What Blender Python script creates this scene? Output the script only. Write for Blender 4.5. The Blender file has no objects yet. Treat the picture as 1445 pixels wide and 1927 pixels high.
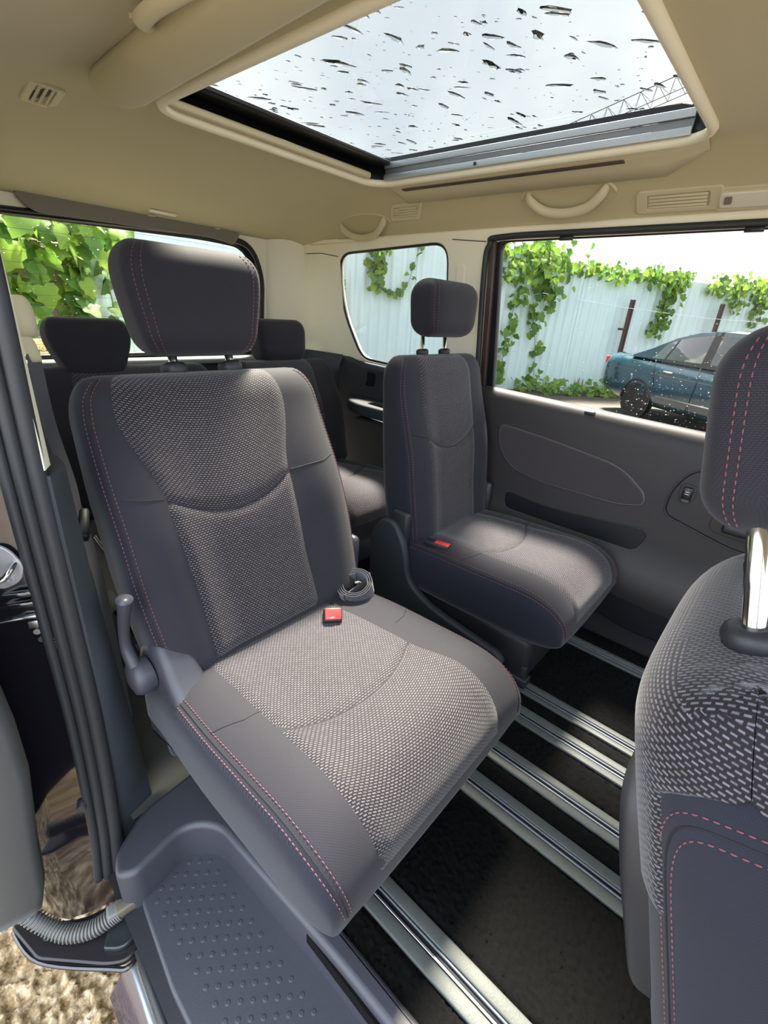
import bpy, bmesh, math, random
from mathutils import Vector, Matrix, noise
from math import sin, cos, pi, radians, sqrt, asin, atan2

C = bpy.context.scene.collection
SC = bpy.context.scene
random.seed(7)

# ------------------------------------------------------------------ camera
yaw, pitch, roll, FPX = 0.7007, 0.4101, -0.07262, 870.0
fw = Vector((cos(pitch)*cos(yaw), cos(pitch)*sin(yaw), -sin(pitch)))
rt = Vector((sin(yaw), -cos(yaw), 0)); dn = fw.cross(rt)
r2 = cos(roll)*rt + sin(roll)*dn; d2 = -sin(roll)*rt + cos(roll)*dn
cam = bpy.data.cameras.new('camera'); co = bpy.data.objects.new('camera', cam); C.objects.link(co)
cam.sensor_fit = 'VERTICAL'; cam.sensor_height = 36.0; cam.lens = FPX/1927*36.0
cam.clip_start = 0.02; cam.clip_end = 400
M = Matrix((r2, -d2, -fw)).transposed().to_4x4(); M.translation = Vector((0, 0, 1.05)); co.matrix_world = M
SC.camera = co

# ------------------------------------------------------------------ sky, sun, exposure
SC.view_settings.view_transform = 'Standard'; SC.view_settings.look = 'None'
SC.view_settings.gamma = 1.0; SC.view_settings.use_curve_mapping = False
SC.view_settings.exposure = 2.6
wd = bpy.data.worlds.new('overcast'); SC.world = wd; wd.use_nodes = True
nt = wd.node_tree; nt.nodes.clear()
tc = nt.nodes.new('ShaderNodeTexCoord'); nz = nt.nodes.new('ShaderNodeTexNoise')
nz.inputs['Scale'].default_value = 2.2; nz.inputs['Detail'].default_value = 4
nt.links.new(tc.outputs['Generated'], nz.inputs['Vector'])
rp = nt.nodes.new('ShaderNodeValToRGB')
rp.color_ramp.elements[0].position = .36; rp.color_ramp.elements[0].color = (.56, .66, .80, 1)
rp.color_ramp.elements[1].position = .66; rp.color_ramp.elements[1].color = (.88, .97, 1.06, 1)
nt.links.new(nz.outputs['Fac'], rp.inputs['Fac'])
bg = nt.nodes.new('ShaderNodeBackground'); bg.inputs['Strength'].default_value = .95
nt.links.new(rp.outputs['Color'], bg.inputs['Color'])
wo = nt.nodes.new('ShaderNodeOutputWorld'); nt.links.new(bg.outputs[0], wo.inputs['Surface'])
sl = bpy.data.lights.new('sun', 'SUN'); so = bpy.data.objects.new('sun', sl); C.objects.link(so)
sl.energy = 17.0; sl.angle = radians(11); sl.color = (1.0, .96, .88)
so.rotation_euler = Vector((.45, .30, .85)).to_track_quat('Z', 'Y').to_euler()

# ------------------------------------------------------------------ materials
def nodes(name):
    m = bpy.data.materials.new(name); m.use_nodes = True
    t = m.node_tree; b = t.nodes['Principled BSDF']
    return m, t, b
def mat(name, col, rough=.6, metal=0, bump=0, bscale=200, sheen=0, coat=0, spec=.5, vary=0, vscale=8, coords='Object', emit=0):
    m, t, b = nodes(name)
    b.inputs['Base Color'].default_value = (*col, 1); b.inputs['Roughness'].default_value = rough
    b.inputs['Metallic'].default_value = metal; b.inputs['Sheen Weight'].default_value = sheen
    b.inputs['Coat Weight'].default_value = coat; b.inputs['Specular IOR Level'].default_value = spec
    tcn = t.nodes.new('ShaderNodeTexCoord')
    if bump:
        n = t.nodes.new('ShaderNodeTexNoise'); n.inputs['Scale'].default_value = bscale; n.inputs['Detail'].default_value = 3
        t.links.new(tcn.outputs[coords], n.inputs['Vector'])
        bp = t.nodes.new('ShaderNodeBump'); bp.inputs['Strength'].default_value = bump; bp.inputs['Distance'].default_value = .001
        t.links.new(n.outputs['Fac'], bp.inputs['Height']); t.links.new(bp.outputs[0], b.inputs['Normal'])
    if vary:
        n = t.nodes.new('ShaderNodeTexNoise'); n.inputs['Scale'].default_value = vscale; n.inputs['Detail'].default_value = 4
        t.links.new(tcn.outputs[coords], n.inputs['Vector'])
        mx = t.nodes.new('ShaderNodeMix'); mx.data_type = 'RGBA'
        mx.inputs['A'].default_value = (*[c*(1-vary) for c in col], 1); mx.inputs['B'].default_value = (*[min(1, c*(1+vary)) for c in col], 1)
        t.links.new(n.outputs['Fac'], mx.inputs['Factor']); t.links.new(mx.outputs['Result'], b.inputs['Base Color'])
    return m
def brick_mat(name, bright, dark, bw, rh, mortar, rough=.7, sheen=.25, bump=.6, dist=.0015, bright2=None, msmooth=.6):
    """a woven cloth: threads laid as offset dashes, in metres of the UV map"""
    m, t, b = nodes(name)
    b.inputs['Roughness'].default_value = rough; b.inputs['Sheen Weight'].default_value = sheen
    b.inputs['Sheen Roughness'].default_value = .5
    b.inputs['Specular IOR Level'].default_value = .25
    uv = t.nodes.new('ShaderNodeUVMap'); vm = t.nodes.new('ShaderNodeVectorMath'); vm.operation = 'SCALE'
    vm.inputs['Scale'].default_value = 100
    t.links.new(uv.outputs[0], vm.inputs[0])
    br = t.nodes.new('ShaderNodeTexBrick'); br.offset = .5; br.squash = 1
    br.inputs['Scale'].default_value = 1; br.inputs['Brick Width'].default_value = bw*100; br.inputs['Row Height'].default_value = rh*100
    br.inputs['Mortar Size'].default_value = mortar*100; br.inputs['Mortar Smooth'].default_value = msmooth
    br.inputs['Color1'].default_value = (*bright, 1); br.inputs['Color2'].default_value = (*(bright2 or bright), 1); br.inputs['Mortar'].default_value = (*dark, 1)
    t.links.new(vm.outputs[0], br.inputs['Vector'])
    t.links.new(br.outputs['Color'], b.inputs['Base Color'])
    iv = t.nodes.new('ShaderNodeMath'); iv.operation = 'SUBTRACT'; iv.inputs[0].default_value = 1
    t.links.new(br.outputs['Fac'], iv.inputs[1])
    bp = t.nodes.new('ShaderNodeBump'); bp.inputs['Strength'].default_value = bump; bp.inputs['Distance'].default_value = dist
    t.links.new(iv.outputs[0], bp.inputs['Height']); t.links.new(bp.outputs[0], b.inputs['Normal'])
    return m
def glass_mat(name, tint, gloss=.06, rough=.02):
    m = bpy.data.materials.new(name); m.use_nodes = True; t = m.node_tree; t.nodes.clear()
    o = t.nodes.new('ShaderNodeOutputMaterial'); tr = t.nodes.new('ShaderNodeBsdfTransparent'); tr.inputs[0].default_value = (*tint, 1)
    gl = t.nodes.new('ShaderNodeBsdfGlossy'); gl.inputs['Roughness'].default_value = rough; gl.inputs['Color'].default_value = (1, 1, 1, 1)
    mx = t.nodes.new('ShaderNodeMixShader'); fr = t.nodes.new('ShaderNodeFresnel'); fr.inputs['IOR'].default_value = 1.3
    ml = t.nodes.new('ShaderNodeMath'); ml.operation = 'MULTIPLY'; ml.inputs[1].default_value = gloss*10
    t.links.new(fr.outputs[0], ml.inputs[0]); t.links.new(ml.outputs[0], mx.inputs[0])
    t.links.new(tr.outputs[0], mx.inputs[1]); t.links.new(gl.outputs[0], mx.inputs[2]); t.links.new(mx.outputs[0], o.inputs[0])
    return m

WEAVE = brick_mat('woven_insert', (.150, .122, .158), (.0028, .0025, .004), .0080, .0046, .0017, bright2=(.088, .072, .090), msmooth=.35)
KNIT = brick_mat('knit_cloth', (.0215, .0202, .0290), (.0095, .009, .013), .0040, .0022, .0006, rough=.75, sheen=.12, bump=.35, dist=.0006)
SIDE = brick_mat('side_cloth', (.0115, .0130, .0240), (.006, .007, .0130), .0030, .0017, .0004, rough=.8, sheen=.15, bump=.25, dist=.0004)
THREAD = mat('red_thread', (.16, .042, .055), .7, sheen=.1)
SEAM = mat('seam_dark', (.006, .005, .008), .8)
PLAST = mat('grey_plastic', (.040, .041, .053), .42, bump=.25, bscale=900, spec=.5)
DKPLAST = mat('black_plastic', (.014, .0145, .018), .5, bump=.2, bscale=700)
TRIMDK = mat('door_trim_plastic', (.022, .019, .0205), .55, bump=.25, bscale=800)
NAVY = mat('quarter_trim_plastic', (.020, .026, .032), .62, bump=.2, bscale=800)
DOORCLOTH = brick_mat('door_cloth', (.052, .044, .047), (.026, .022, .024), .0045, .0028, .0007, bump=.3)
HEAD = mat('headliner', (.50, .448, .275), .9, bump=.25, bscale=500, sheen=.15, vary=.04, vscale=3)
BEIGE = mat('beige_plastic', (.57, .515, .345), .55, bump=.12, bscale=700)
CREAM = mat('cream_plastic', (.84, .80, .63), .5, bump=.1, bscale=700)
RUBBER = mat('rubber', (.022, .024, .027), .5, bump=.15, bscale=300)
CHROME = mat('chrome', (.75, .74, .72), .12, metal=1)
STEEL = mat('zinc_steel', (.62, .62, .64), .35, metal=1, bump=.1, bscale=200)
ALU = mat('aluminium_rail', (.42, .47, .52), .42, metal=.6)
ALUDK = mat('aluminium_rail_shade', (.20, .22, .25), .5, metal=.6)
PAINT = mat('black_purple_paint', (.007, .006, .010), .12, coat=1, vary=.1)
BLACKTRIM = mat('black_frit', (.006, .007, .010), .35)
CARPET = mat('black_carpet', (.0022, .0022, .0022), .95, bump=1.0, bscale=420, sheen=0, spec=.15, vary=.9, vscale=260)
RAILPL = mat('rail_cover', (.070, .079, .075), .55, bump=.35, bscale=260, vary=.12, vscale=60)
RED = mat('red_button', (.75, .045, .04), .35)
BELT = brick_mat('belt_webbing', (.050, .048, .066), (.03, .028, .04), .0016, .004, .0004, rough=.5, bump=.4, dist=.0005, sheen=.3)
WHITEPL = mat('lamp_lens', (.72, .68, .58), .2, bump=.3, bscale=120)
FENCE = mat('white_sheet_metal', (.56, .71, .73), .55, vary=.08, vscale=1.5)
FENCEGREY = mat('grey_weathered_sheet', (.25, .245, .235), .7, vary=.35, vscale=6)
FENCERUST = mat('rust', (.22, .09, .035), .9, vary=.4, vscale=20)
RUSTPOST = mat('rusty_post', (.07, .042, .035), .85, vary=.5, vscale=25, bump=.4, bscale=60)
STEM = mat('vine_stem', (.22, .19, .08), .8)
CARBLUE = mat('blue_car_paint', (.012, .048, .075), .16, coat=1)
CARDK = mat('car_dark_trim', (.008, .009, .010), .4)
CARGLASS = glass_mat('car_window', (.92, 1.0, .97), .16)
TYRE = mat('tyre', (.012, .012, .012), .8)
RIM = mat('dark_alloy', (.05, .05, .052), .35, metal=.7)
TAIL = mat('tail_light', (.62, .03, .02), .2)
SEATTAN = mat('car_seat_cloth', (.55, .50, .34), .8)
GLASS_CLEAR = glass_mat('side_glass', (.615, .600, .575), .05)
GLASS_REAR = glass_mat('rear_glass', (.70, .70, .64), .04)
GLASS_ROOF = glass_mat('roof_glass', (.485, .476, .448), .008)
def leaf_mat(name, a, b_):
    m, t, b = nodes(name)
    n = t.nodes.new('ShaderNodeObjectInfo'); mx = t.nodes.new('ShaderNodeMix'); mx.data_type = 'RGBA'
    mx.inputs['A'].default_value = (*a, 1); mx.inputs['B'].default_value = (*b_, 1)
    t.links.new(n.outputs['Random'], mx.inputs['Factor']); t.links.new(mx.outputs['Result'], b.inputs['Base Color'])
    b.inputs['Roughness'].default_value = .5
    tl = t.nodes.new('ShaderNodeBsdfTranslucent'); t.links.new(mx.outputs['Result'], tl.inputs['Color'])
    ms = t.nodes.new('ShaderNodeMixShader'); ms.inputs[0].default_value = .45
    o = t.nodes['Material Output']; t.links.new(b.outputs[0], ms.inputs[1]); t.links.new(tl.outputs[0], ms.inputs[2]); t.links.new(ms.outputs[0], o.inputs[0])
    return m
LEAF = leaf_mat('vine_leaf', (.06, .17, .03), (.23, .36, .045))
WATER = bpy.data.materials.new('water'); WATER.use_nodes = True
_b = WATER.node_tree.nodes['Principled BSDF']; _b.inputs['Transmission Weight'].default_value = 1; _b.inputs['Roughness'].default_value = 0.02; _b.inputs['IOR'].default_value = 1.33
_b.inputs['Base Color'].default_value = (.9, .92, .92, 1)

# ------------------------------------------------------------------ helpers
def link(name, me, m=None, parent=None, smooth=True, kind=None, label=None):
    o = bpy.data.objects.new(name, me); C.objects.link(o)
    if m is not None: me.materials.append(m)
    if smooth:
        me.polygons.foreach_set('use_smooth', [True]*len(me.polygons))
    if parent is not None: o.parent = parent
    if kind: o['kind'] = kind
    if label: o['label'] = label
    return o
def mesh(name, v, f, m=None, parent=None, smooth=True, kind=None, label=None, uv=None):
    me = bpy.data.meshes.new(name); me.from_pydata([tuple(p) for p in v], [], f); me.update()
    if uv:
        l = me.uv_layers.new(name='UVMap')
        for lp in me.loops: l.data[lp.index].uv = uv[lp.vertex_index]
    return link(name, me, m, parent, smooth, kind, label)
def empty(name, label=None, cat=None, group=None, kind=None, loc=(0, 0, 0)):
    o = bpy.data.objects.new(name, None); C.objects.link(o); o.empty_display_size = .05
    o.location = loc
    if label: o['label'] = label
    if cat: o['category'] = cat
    if group: o['group'] = group
    if kind: o['kind'] = kind
    return o
def tag(o, label=None, cat=None, group=None, kind=None):
    if label: o['label'] = label
    if cat: o['category'] = cat
    if group: o['group'] = group
    if kind: o['kind'] = kind
    return o
def sharp_by_angle(me, ang=40):
    bm = bmesh.new(); bm.from_mesh(me)
    for e in bm.edges:
        if len(e.link_faces) == 2 and e.calc_face_angle(0) > radians(ang): e.smooth = False
    bm.to_mesh(me); bm.free()
def box(name, size, loc, m, parent=None, bev=.004, rot=None, seg=2, kind=None, label=None):
    bm = bmesh.new(); bmesh.ops.create_cube(bm, size=1)
    bmesh.ops.scale(bm, vec=Vector(size), verts=bm.verts)
    if bev: bmesh.ops.bevel(bm, geom=list(bm.edges), offset=min(bev, min(size)*.45), segments=seg, profile=.5, affect='EDGES')
    mt = Matrix.Translation(Vector(loc))
    if rot is not None: mt = mt @ (rot.to_4x4() if isinstance(rot, Matrix) else Matrix.Rotation(rot, 4, 'Z'))
    bmesh.ops.transform(bm, matrix=mt, verts=bm.verts)
    me = bpy.data.meshes.new(name); bm.to_mesh(me); bm.free()
    return link(name, me, m, parent, True, kind, label)
def basis(u, v, n, org):
    """matrix taking plate coordinates (u, v, out) to the world"""
    mt = Matrix((Vector(u), Vector(v), Vector(n))).transposed().to_4x4(); mt.translation = Vector(org); return mt
def plate(name, outline, mt, m, parent=None, thick=.01, bev=.002, holes=(), kind=None, label=None, bseg=2, uv=True, flat=False):
    """a flat shape with holes, given thickness and rounded edges; front face at +out"""
    cu = bpy.data.curves.new(name, 'CURVE'); cu.dimensions = '2D'; cu.fill_mode = 'BOTH'
    for lp in [outline, *holes]:
        s = cu.splines.new('POLY'); s.points.add(len(lp)-1); s.use_cyclic_u = True
        for p, q in zip(s.points, lp): p.co = (q[0], q[1], 0, 1)
    cu.extrude = max(thick/2-bev, .0001); cu.bevel_depth = bev; cu.bevel_resolution = bseg; cu.offset = -bev
    o = bpy.data.objects.new(name, cu); C.objects.link(o)
    dg = bpy.context.evaluated_depsgraph_get(); me = bpy.data.meshes.new_from_object(o.evaluated_get(dg))
    bpy.data.objects.remove(o); bpy.data.curves.remove(cu)
    me.name = name; me.materials.clear()
    if uv:
        l = me.uv_layers.new(name='UVMap') if not me.uv_layers else me.uv_layers[0]
        for lp in me.loops: l.data[lp.index].uv = me.vertices[lp.vertex_index].co.xy
    bm = bmesh.new(); bm.from_mesh(me); bm.normal_update()
    for e in bm.edges:
        if len(e.link_faces) == 2:
            a, b = (abs(f_.normal.z) > .9995 for f_ in e.link_faces)
            if a != b: e.smooth = False
    bm.to_mesh(me); bm.free()
    me.transform(Matrix.Translation((0, 0, -thick/2))); me.transform(mt)
    ob = link(name, me, m, parent, not flat, kind, label)
    if not flat: sharp_by_angle(me, 50)
    return ob
def rrect(x0, y0, x1, y1, r, n=6):
    r = min(r, (x1-x0)/2-.0001, (y1-y0)/2-.0001); pts = []
    for cx, cy, a0 in ((x1-r, y1-r, 0), (x0+r, y1-r, 90), (x0+r, y0+r, 180), (x1-r, y0+r, 270)):
        for i in range(n+1):
            a = radians(a0+90*i/n); pts.append((cx+r*cos(a), cy+r*sin(a)))
    return pts
def smooth_poly(pts, r=.03, n=5):
    """round the corners of a polygon"""
    out = []; N = len(pts)
    for i in range(N):
        p = Vector(pts[i][:2]); a = Vector(pts[i-1][:2]); b = Vector(pts[(i+1) % N][:2])
        rr = pts[i][2] if len(pts[i]) > 2 else r
        d = min(rr, (a-p).length*.48, (b-p).length*.48)
        p0 = p+(a-p).normalized()*d; p1 = p+(b-p).normalized()*d
        for k in range(n+1):
            t = k/n; q = p0*(1-t)**2+p*2*t*(1-t)+p1*t*t; out.append((q.x, q.y))
    return out
def catmull(pts, per=8, closed=False):
    P = [Vector(p) for p in pts]; out = []; n = len(P)
    rng = range(n if closed else n-1)
    for i in rng:
        if closed: a, b, c, d = P[i-1], P[i], P[(i+1) % n], P[(i+2) % n]
        else: a, b, c, d = P[max(i-1, 0)], P[i], P[i+1], P[min(i+2, n-1)]
        for k in range(per):
            t = k/per
            out.append(.5*((2*b)+(c-a)*t+(2*a-5*b+4*c-d)*t*t+(3*b-a-3*c+d)*t**3))
    if not closed: out.append(P[-1].copy())
    return out
def tube_data(pts, rad, n=8, cap=True):
    P = [Vector(p) for p in pts]; N = len(P); v = []; f = []
    up = Vector((0, 0, 1)); prev = None
    for i in range(N):
        t = (P[min(i+1, N-1)]-P[max(i-1, 0)]); t.normalize()
        if prev is None:
            a = t.orthogonal().normalized()
        else:
            a = (prev-t*prev.dot(t)); a.normalize()
        prev = a; b = t.cross(a)
        r = rad(i/(N-1)) if callable(rad) else rad
        for k in range(n):
            an = 2*pi*k/n; v.append(P[i]+(a*cos(an)+b*sin(an))*r)
    for i in range(N-1):
        for k in range(n):
            f.append((i*n+k, i*n+(k+1) % n, (i+1)*n+(k+1) % n, (i+1)*n+k))
    if cap: f.append(tuple(range(n-1, -1, -1))); f.append(tuple((N-1)*n+k for k in range(n)))
    return v, f
def tube(name, pts, rad, m, parent=None, n=10, label=None, kind=None):
    v, f = tube_data(pts, rad, n); return mesh(name, v, f, m, parent, True, kind, label)
def sweep(name, pts, prof, side, m, parent=None, label=None, kind=None, closed_prof=True):
    """carry a flat profile (s, h) along a path; side(i) = sideways direction there"""
    P = [Vector(p) for p in pts]; N = len(P); v = []; f = []; uv = []; K = len(prof); L = 0
    for i in range(N):
        t = P[min(i+1, N-1)]-P[max(i-1, 0)]; t.normalize()
        s = Vector(side(i) if callable(side) else side); s = (s-t*s.dot(t)).normalized(); h = t.cross(s)
        if i: L += (P[i]-P[i-1]).length
        for a, b in prof: v.append(P[i]+s*a+h*b); uv.append((a, L))
    for i in range(N-1):
        for k in range(K if closed_prof else K-1):
            f.append((i*K+k, i*K+(k+1) % K, (i+1)*K+(k+1) % K, (i+1)*K+k))
    if closed_prof: f.append(tuple(range(K-1, -1, -1))); f.append(tuple((N-1)*K+k for k in range(K)))
    o = mesh(name, v, f, m, parent, True, kind, label, uv); sharp_by_angle(o.data, 50); return o
def lathe(name, prof, org, axis, m, parent=None, n=20, label=None):
    """prof = (radius, height) pairs turned about an axis"""
    ax = Vector(axis).normalized(); a = ax.orthogonal().normalized(); b = ax.cross(a); v = []; f = []; K = len(prof); org = Vector(org)
    for i in range(n):
        an = 2*pi*i/n; d = a*cos(an)+b*sin(an)
        for r, h in prof: v.append(org+d*r+ax*h)
    for i in range(n):
        j = (i+1) % n
        for k in range(K-1): f.append((i*K+k, j*K+k, j*K+k+1, i*K+k+1))
    if prof[0][0] > 1e-5: f.append(tuple(i*K for i in range(n-1, -1, -1)))
    if prof[-1][0] > 1e-5: f.append(tuple(i*K+K-1 for i in range(n)))
    o = mesh(name, v, f, m, parent, True, None, label); sharp_by_angle(o.data, 45); return o
def sst(a, b, x):
    t = max(0, min(1, (x-a)/(b-a))); return t*t*(3-2*t)

# upholstery: a closed soft body given by width and depth along its length
class Loft:
    def __init__(s, xf, c0, c1, W, F, B, n=3.2, bol=0, r0=.03, r1=.06, rw0=.02, rw1=.06, k0=.5, k1=.45, p=2.2, nb=None):
        s.xf, s.c0, s.c1, s.W, s.F, s.B, s.n, s.bol = xf, c0, c1, W, F, B, n, bol
        s.r0, s.r1, s.rw0, s.rw1, s.k0, s.k1, s.p, s.nb = r0, r1, rw0, rw1, k0, k1, p, nb or n
    def ends(s, c, r0, r1):
        e = 1
        if c > s.c1-r1: q = min(1, (c-(s.c1-r1))/r1); e *= max(0, 1-q**s.p)**(1/s.p)
        if c < s.c0+r0: q = min(1, ((s.c0+r0)-c)/r0); e *= max(0, 1-q**s.p)**(1/s.p)
        return e
    def P(s, cx, side, c):
        cx = max(-1, min(1, cx)); c = max(s.c0, min(s.c1, c))
        ed = s.ends(c, s.r0, s.r1)
        ew = 1
        if c > s.c1-s.rw1: q = (c-(s.c1-s.rw1))/s.rw1; ew *= 1-s.k1*(1-max(0, 1-q**2.2)**(1/2.2))
        if c < s.c0+s.rw0: q = ((s.c0+s.rw0)-c)/s.rw0; ew *= 1-s.k0*(1-max(0, 1-q**2.2)**(1/2.2))
        sy = max(0, 1-abs(cx)**s.n)**(1/s.n)
        if side < 0: sy = max(0, 1-abs(cx)**s.nb)**(1/s.nb)
        F = s.F(c); b = (F*sy if side > 0 else -s.B(c)*sy)
        if side > 0 and s.bol:
            u = abs(cx); bo = s.bol(c) if callable(s.bol) else s.bol
            b += bo*sst(.35, .78, u)*min(1, sy*2.2)
        return s.xf(s.W(c)*ew*cx, b*ed, c)
    def N(s, cx, side, c, d=.003):
        cc = max(s.c0+.004, min(s.c1-.004, c))
        ph = asin(min(1, abs(cx)**(s.n/2)))*(1 if cx >= 0 else -1)
        if side < 0: ph = pi-ph
        def Q(p, c_):
            sp = sin(p); return s.P((1 if sp >= 0 else -1)*abs(sp)**(2/s.n), 1 if cos(p) >= 0 else -1, c_)
        du = Q(ph+.05, cc)-Q(ph-.05, cc); dc = Q(ph, min(cc+d, s.c1-.0005))-Q(ph, max(cc-d, s.c0+.0005))
        n = du.cross(dc)
        if n.length < 1e-12: n = s.P(cx, side, c)-s.xf(0, 0, c)
        n.normalize()
        mid = s.xf(0, 0, min(max(cc, s.c0+s.r0), s.c1-s.r1))
        if n.dot(Q(ph, cc)-mid) < 0: n = -n
        return n
    def body(s, name, m, parent, nu=40, nv=44, label=None, side=None, lim=.955):
        cs = [s.c0+(s.c1-s.c0)*(.5-.5*cos(pi*i/nv))*.7+(s.c1-s.c0)*.3*i/nv for i in range(nv+1)]
        us = []
        for i in range(nu+1):
            ph = -pi/2+pi*i/nu; us.append((1 if ph >= 0 else -1)*abs(sin(ph))**(2/s.n))
        v = []; f = []; uv = []; K = 2*nu
        for c in cs:
            i0 = len(v)
            for i in range(nu+1): v.append(s.P(us[i], 1, c))
            for i in range(nu-1, 0, -1): v.append(s.P(us[i], -1, c))
            acc = [0.0]
            for i in range(1, K+1): acc.append(acc[-1]+(v[i0+i % K]-v[i0+i-1]).length)
            z = acc[nu//2]; uv.append([q-z for q in acc])
        for j in range(nv):
            for i in range(K):
                a, b = j*K+i, j*K+(i+1) % K; f.append((a, b, b+K, a+K))
        me = bpy.data.meshes.new(name); me.from_pydata([tuple(p) for p in v], [], f)
        l = me.uv_layers.new(name='UVMap'); k = 0
        # length along the body, measured on the middle of the face
        col = [0.0]
        for j in range(1, nv+1): col.append(col[-1]+max((v[j*K+nu//2]-v[(j-1)*K+nu//2]).length, (v[j*K]-v[(j-1)*K]).length))
        for j in range(nv):
            for i in range(K):
                for q, (ii, jj) in enumerate(((i, j), (i+1, j), (i+1, j+1), (i, j+1))): l.data[k+q].uv = (uv[jj][ii], col[jj])
                k += 4
        if side:
            me.materials.append(m); me.materials.append(side)
            for j in range(nv):
                for i in range(K):
                    ii = i if i < nu else K-i-1
                    if abs(us[ii]+us[min(ii+1, nu)])/2 > lim: me.polygons[j*K+i].material_index = 1
            m = None
        bm = bmesh.new(); bm.from_mesh(me); bmesh.ops.remove_doubles(bm, verts=bm.verts, dist=.0004); bmesh.ops.recalc_face_normals(bm, faces=bm.faces); bm.to_mesh(me); bm.free()
        return link(name, me, m, parent, True, None, label)
    def patch(s, name, xl, xr, rc, m, parent, nu=24, nv=30, h=.004, edge=.10, vshift=0, label=None, ang=False):
        """a cloth panel sewn on the body between side seams xl(t)..xr(t); rc(t, xf) gives (side, c)"""
        v = []; f = []; uv = []
        for j in range(nv+1):
            t = j/nv
            for i in range(nu+1):
                q = i/nu; cx = xl(t)*(1-q)+xr(t)*q; sd, c = rc(t, q)
                if ang:
                    fl, fr = (math.copysign(asin(min(1, abs(x_))**(s.n/2)), x_) for x_ in (xl(t), xr(t))); ph = fl*(1-q)+fr*q; cx = math.copysign(abs(sin(ph))**(2/s.n), ph)
                e = min(*((q, 1-q) if not (ang and abs(xr(t)) > .9997) else (1, 1)), t, 1-t)/edge; off = -.0008+(h+.0008)*(1-(1-min(1, e))**2.5)
                v.append(s.P(cx, sd, c)+s.N(cx, sd, c)*off)
        W = nu+1
        # true lengths for the weave
        col = [0.0]
        for j in range(1, nv+1): col.append(col[-1]+(v[j*W+nu//2]-v[(j-1)*W+nu//2]).length)
        own = [[0.0]*W]
        for j in range(1, nv+1): own.append([own[-1][i]*.0+own[j-1][i]+(v[j*W+i]-v[(j-1)*W+i]).length for i in range(W)])
        for j in range(nv+1):
            mid = v[j*W+nu//2]; acc = [0]*W
            for i in range(1, W): acc[i] = acc[i-1]+(v[j*W+i]-v[j*W+i-1]).length
            z = acc[nu//2]
            for i in range(W): uv.append((acc[i]-z, own[j][i]+vshift))
        for j in range(nv):
            for i in range(nu):
                a = j*W+i; f.append((a, a+1, a+W+1, a+W))
        o = mesh(name, v, f, m, parent, True, None, label, uv)
        if ang:
            l = o.data.uv_layers[0]
            for pl in o.data.polygons:
                nx_, ny_, nz_ = (abs(k_) for k_ in pl.normal)
                for li in pl.loop_indices:
                    p = o.data.vertices[o.data.loops[li].vertex_index].co
                    l.data[li].uv = (p.y, p.z) if nx_ > max(.62, nz_) else ((p.y, p.x) if nz_ > ny_ else (p.x, p.z))
        return o
    def line(s, path, off=.0008, step=.004):
        pts = []; nr = []
        for cx, sd, c in path: pts.append(s.P(cx, sd, c)+s.N(cx, sd, c)*off); nr.append(s.N(cx, sd, c))
        return pts, nr
def densify(path, n=60):
    """interpolate (cx, side, c) way-points"""
    out = []; K = len(path)-1
    for i in range(K):
        a, b = path[i], path[i+1]
        for k in range(n//K):
            t = k/(n//K); out.append((a[0]*(1-t)+b[0]*t, a[1] if a[1] == b[1] else (a[1] if t < .5 else b[1]), a[2]*(1-t)+b[2]*t))
    out.append(path[-1]); return out
def around(lf, sgn, deg, ctop):
    """a path up the front edge of a side panel, over its rounded top and down the rear edge"""
    out = []; r = .10
    for i in range(40): out.append((deg, .04+(ctop-r-.04)*i/40))
    for i in range(61):
        a = pi*i/60; ph = 90-(90-deg)*(1 if cos(a) > 0 else -1)*abs(cos(a))**.8; out.append((ph, ctop-r+r*sin(a)**.7))
    for i in range(40): out.append((180-deg, ctop-r-(ctop-r-.04)*(i+1)/40))
    return [(sgn*max(0, sin(radians(p)))**(2/lf.n), 1 if p < 90 else -1, c) for p, c in out]
def stitches(name, rows, m, parent, dash=.0052, gap=.0030, r=.00068, label=None):
    """rows of short thread dashes lying on the cloth, one mesh"""
    v = []; f = []
    for pts, nr in rows:
        L = [0]
        for i in range(1, len(pts)): L.append(L[-1]+(pts[i]-pts[i-1]).length)
        tot = L[-1]; d = 0; k = 0
        def at(x):
            nonlocal k
            while k < len(L)-2 and L[k+1] < x: k += 1
            t = (x-L[k])/max(1e-9, L[k+1]-L[k]); return pts[k].lerp(pts[k+1], t), nr[k]
        while d+dash < tot:
            a, na = at(d); b, _ = at(d+dash); t = (b-a).normalized(); sd = t.cross(na).normalized()
            mid = (a+b)/2; i0 = len(v)
            for p, sc, hh in ((a, .35, 0), (a.lerp(b, .25), 1, 1), (a.lerp(b, .75), 1, 1), (b, .35, 0)):
                v.extend([p-sd*r*sc-na*r*.6, p-sd*r*sc*.7+na*r*hh*.9, p+sd*r*sc*.7+na*r*hh*.9, p+sd*r*sc-na*r*.6])
            for q in range(3):
                for e in range(3):
                    x = i0+q*4+e; f.append((x, x+4, x+5, x+1))
            d += dash+gap
    return mesh(name, v, f, m, parent, True, 'stuff', label)
def seam_tube(name, rows, r, m, parent):
    v = []; f = []
    for pts, nr in rows:
        a, b = tube_data(pts, r, 5); o = len(v); v += a; f += [tuple(i+o for i in q) for q in b]
    return mesh(name, v, f, m, parent, True, 'stuff')

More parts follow.
